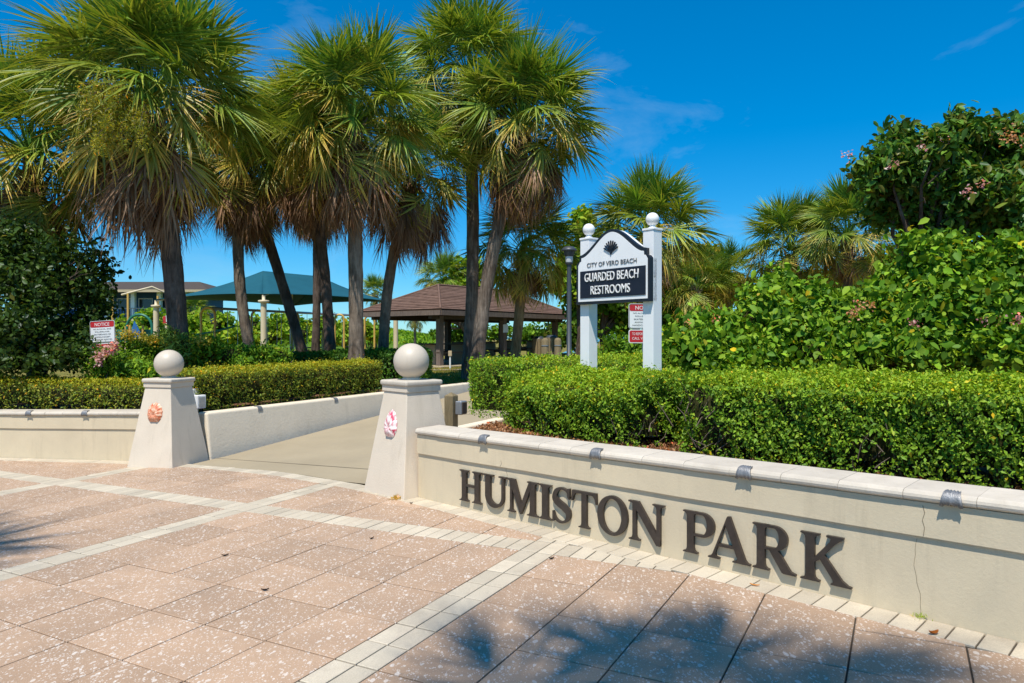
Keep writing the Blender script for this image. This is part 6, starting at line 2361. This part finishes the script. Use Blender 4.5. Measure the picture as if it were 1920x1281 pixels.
for i in range(7):
    x = bl_ + W_ * (i + .5) / 7
    b = MB(); b.box((x, YB + 2.36, zf + 1.15), (1.1, .06, 1.9)); wo = b.build('window', M['glass'], bd)
    b = MB(); b.box((x, YB + 2.30, zf + 2.15), (1.3, .05, .10)); b.box((x - .62, YB + 2.30, zf + 1.15), (.08, .05, 1.9)); b.box((x + .62, YB + 2.30, zf + 1.15), (.08, .05, 1.9)); b.build('window_frame', M['white'], wo)
    xc = bl_ + W_ * i / 6.0
    b = MB(); b.box((min(max(xc, bl_ + .2), br_ - .2), YB - .35, (zf + zt) / 2 + .08), (.34, .34, zt - zf - .15)); b.build('column', M['white'], bd)
rl = MB()
b = MB(); b.tube([V3(bl_, YB - .5, zf + 1.15), V3(br_, YB - .5, zf + 1.15)], .05, 6); b.build('top_rail', M['metal'], bd)
for i in range(60):
    x = bl_ + W_ * (i + .5) / 60
    rl.box((x, YB - .5, zf + .64), (.06, .04, .98))
rl.build('balusters', M['blue_paint'], bd)['kind'] = 'stuff'
rz0, rz1 = zt, zt + 1.1
ov = 1.3
xa, xb = bl_ - ov, br_ + ov + 1.2
b = MB()
b.add([V3(xa, YB - 1.6, rz0), V3(xb, YB - 1.6, rz0), V3(xb, YB + 9, rz0), V3(xa, YB + 9, rz0), V3(xa + 3, YB + 3.5, rz1), V3(xb - 3, YB + 3.5, rz1)], [(0, 1, 5, 4), (1, 2, 5), (2, 3, 4, 5), (3, 0, 4), (3, 2, 1, 0)])
b.build('roof', M['timber_dark'], bd)
b = MB(); b.box(((xa + xb) / 2, YB - 1.63, rz0 - .08), (xb - xa, .05, .22)); b.build('gutter', M['tan_wall'], bd)

# ------------------------------------------------------------------ small things on the paving
def litter(name, label, px, py, L, W, col, rot, curl=.01, cat='leaf'):
    x = (px - 960) / FPX
    z = -(py - 640.5) / FPX
    c_, s_ = math.cos(PITCH), math.sin(PITCH)
    dx, dy, dz = x, c_ - z * s_, s_ + z * c_
    t_ = CAMH / (SLOPE * dx - dz)
    p = V3(dx * t_, dy * t_, SLOPE * dx * t_ + .004)
    R = Matrix.Rotation(rot, 3, 'Z')
    n = 7
    vs, fs = [], []
    for i in range(n):
        f = i / (n - 1)
        w = W * math.sin(math.pi * (.06 + .9 * f)) ** .8
        for s in (-1, 0, 1):
            q = R @ Vector((L * (f - .5), s * w / 2, 0))
            vs.append(p + q + V3(0, 0, curl * (abs(s) * .7 + (2 * f - 1) ** 2)))
    for i in range(n - 1):
        for k in range(2): fs.append((i * 3 + k, i * 3 + k + 1, (i + 1) * 3 + k + 1, (i + 1) * 3 + k))
    off = Vector(p)
    me = np_mesh(name, np.array([tuple(Vector(v) - off) for v in vs]), np.array(fs), np.tile(col, (len(vs), 1)), M['frond_dead'], True)
    o = link(name, me, None, loc=p)
    m = o.modifiers.new('thick', 'SOLIDIFY'); m.thickness = .0015
    return tag(o, label, cat)


litter('fallen_leaf', 'curled orange dead leaf on the pale edge bricks at lower right', 1751, 1190, .055, .030, (.40, .14, .03), .2, .012)
litter('fallen_leaf', 'thin orange leaf below the letter A of PARK', 1415, 1099, .06, .014, (.50, .22, .03), -.5, .006)
litter('seed_pod', 'dark seed pod on the tile left of centre', 422, 1043, .05, .018, (.03, .02, .018), .5, .008, 'pod')
litter('seed_pod', 'dark seed pod near the bottom left joint crossing', 497, 1108, .05, .018, (.03, .02, .018), .3, .008, 'pod')
litter('seed_pod', 'dark seed pod at the head of the pale brick band', 1034, 1049, .045, .017, (.03, .02, .018), .4, .008, 'pod')
litter('seed_pod', 'small dark crumb on the tile below the right pillar', 697, 1011, .045, .016, (.05, .03, .02), .9, .008, 'pod')
litter('seed_pod', 'tiny dark crumb beside the foot of the right pillar', 771, 945, .03, .02, (.05, .03, .02), .2, .008, 'pod')


def tuft(name, label, base, n, h, pal, cat='weed'):
    t = thing(name, base, label, cat)
    d = RNG.normal(size=(n, 3)) * np.array([1, 1, .3]); d[:, 2] = np.abs(d[:, 2]) + .8
    d /= np.linalg.norm(d, axis=1)[:, None]
    P = d * (h * (.3 + .5 * RNG.random(n)))[:, None] + RNG.normal(size=(n, 3)) * np.array([.02, .02, 0])
    link('blade', leaf_mesh('blade', P, d, np.full(n, h), M['leaf_hedge'], pal, .10, -.2, .25), t)
    return t


tf = V3(-1.16, 7.0); tuft('grass_tuft', 'dry straw tuft at the foot of the right pillar', V3(tf.x, tf.y, tz(tf) + .002), 70, .05, [(.42, .28, .08), (.30, .22, .06), (.5, .36, .14)])
wp = RW(s_at(1731), .015, .002); tuft('weed', 'tiny green weed in the crack below the right wall', wp, 26, .035, [(.25, .32, .03), (.18, .28, .02)])
tf = V3(-.55, 7.75); tuft('weed', 'pale green weed on the mulch beside the timber post', V3(tf.x, tf.y, gz(tf.x, tf.y) + .01), 60, .07, [(.25, .30, .03), (.18, .25, .02)])
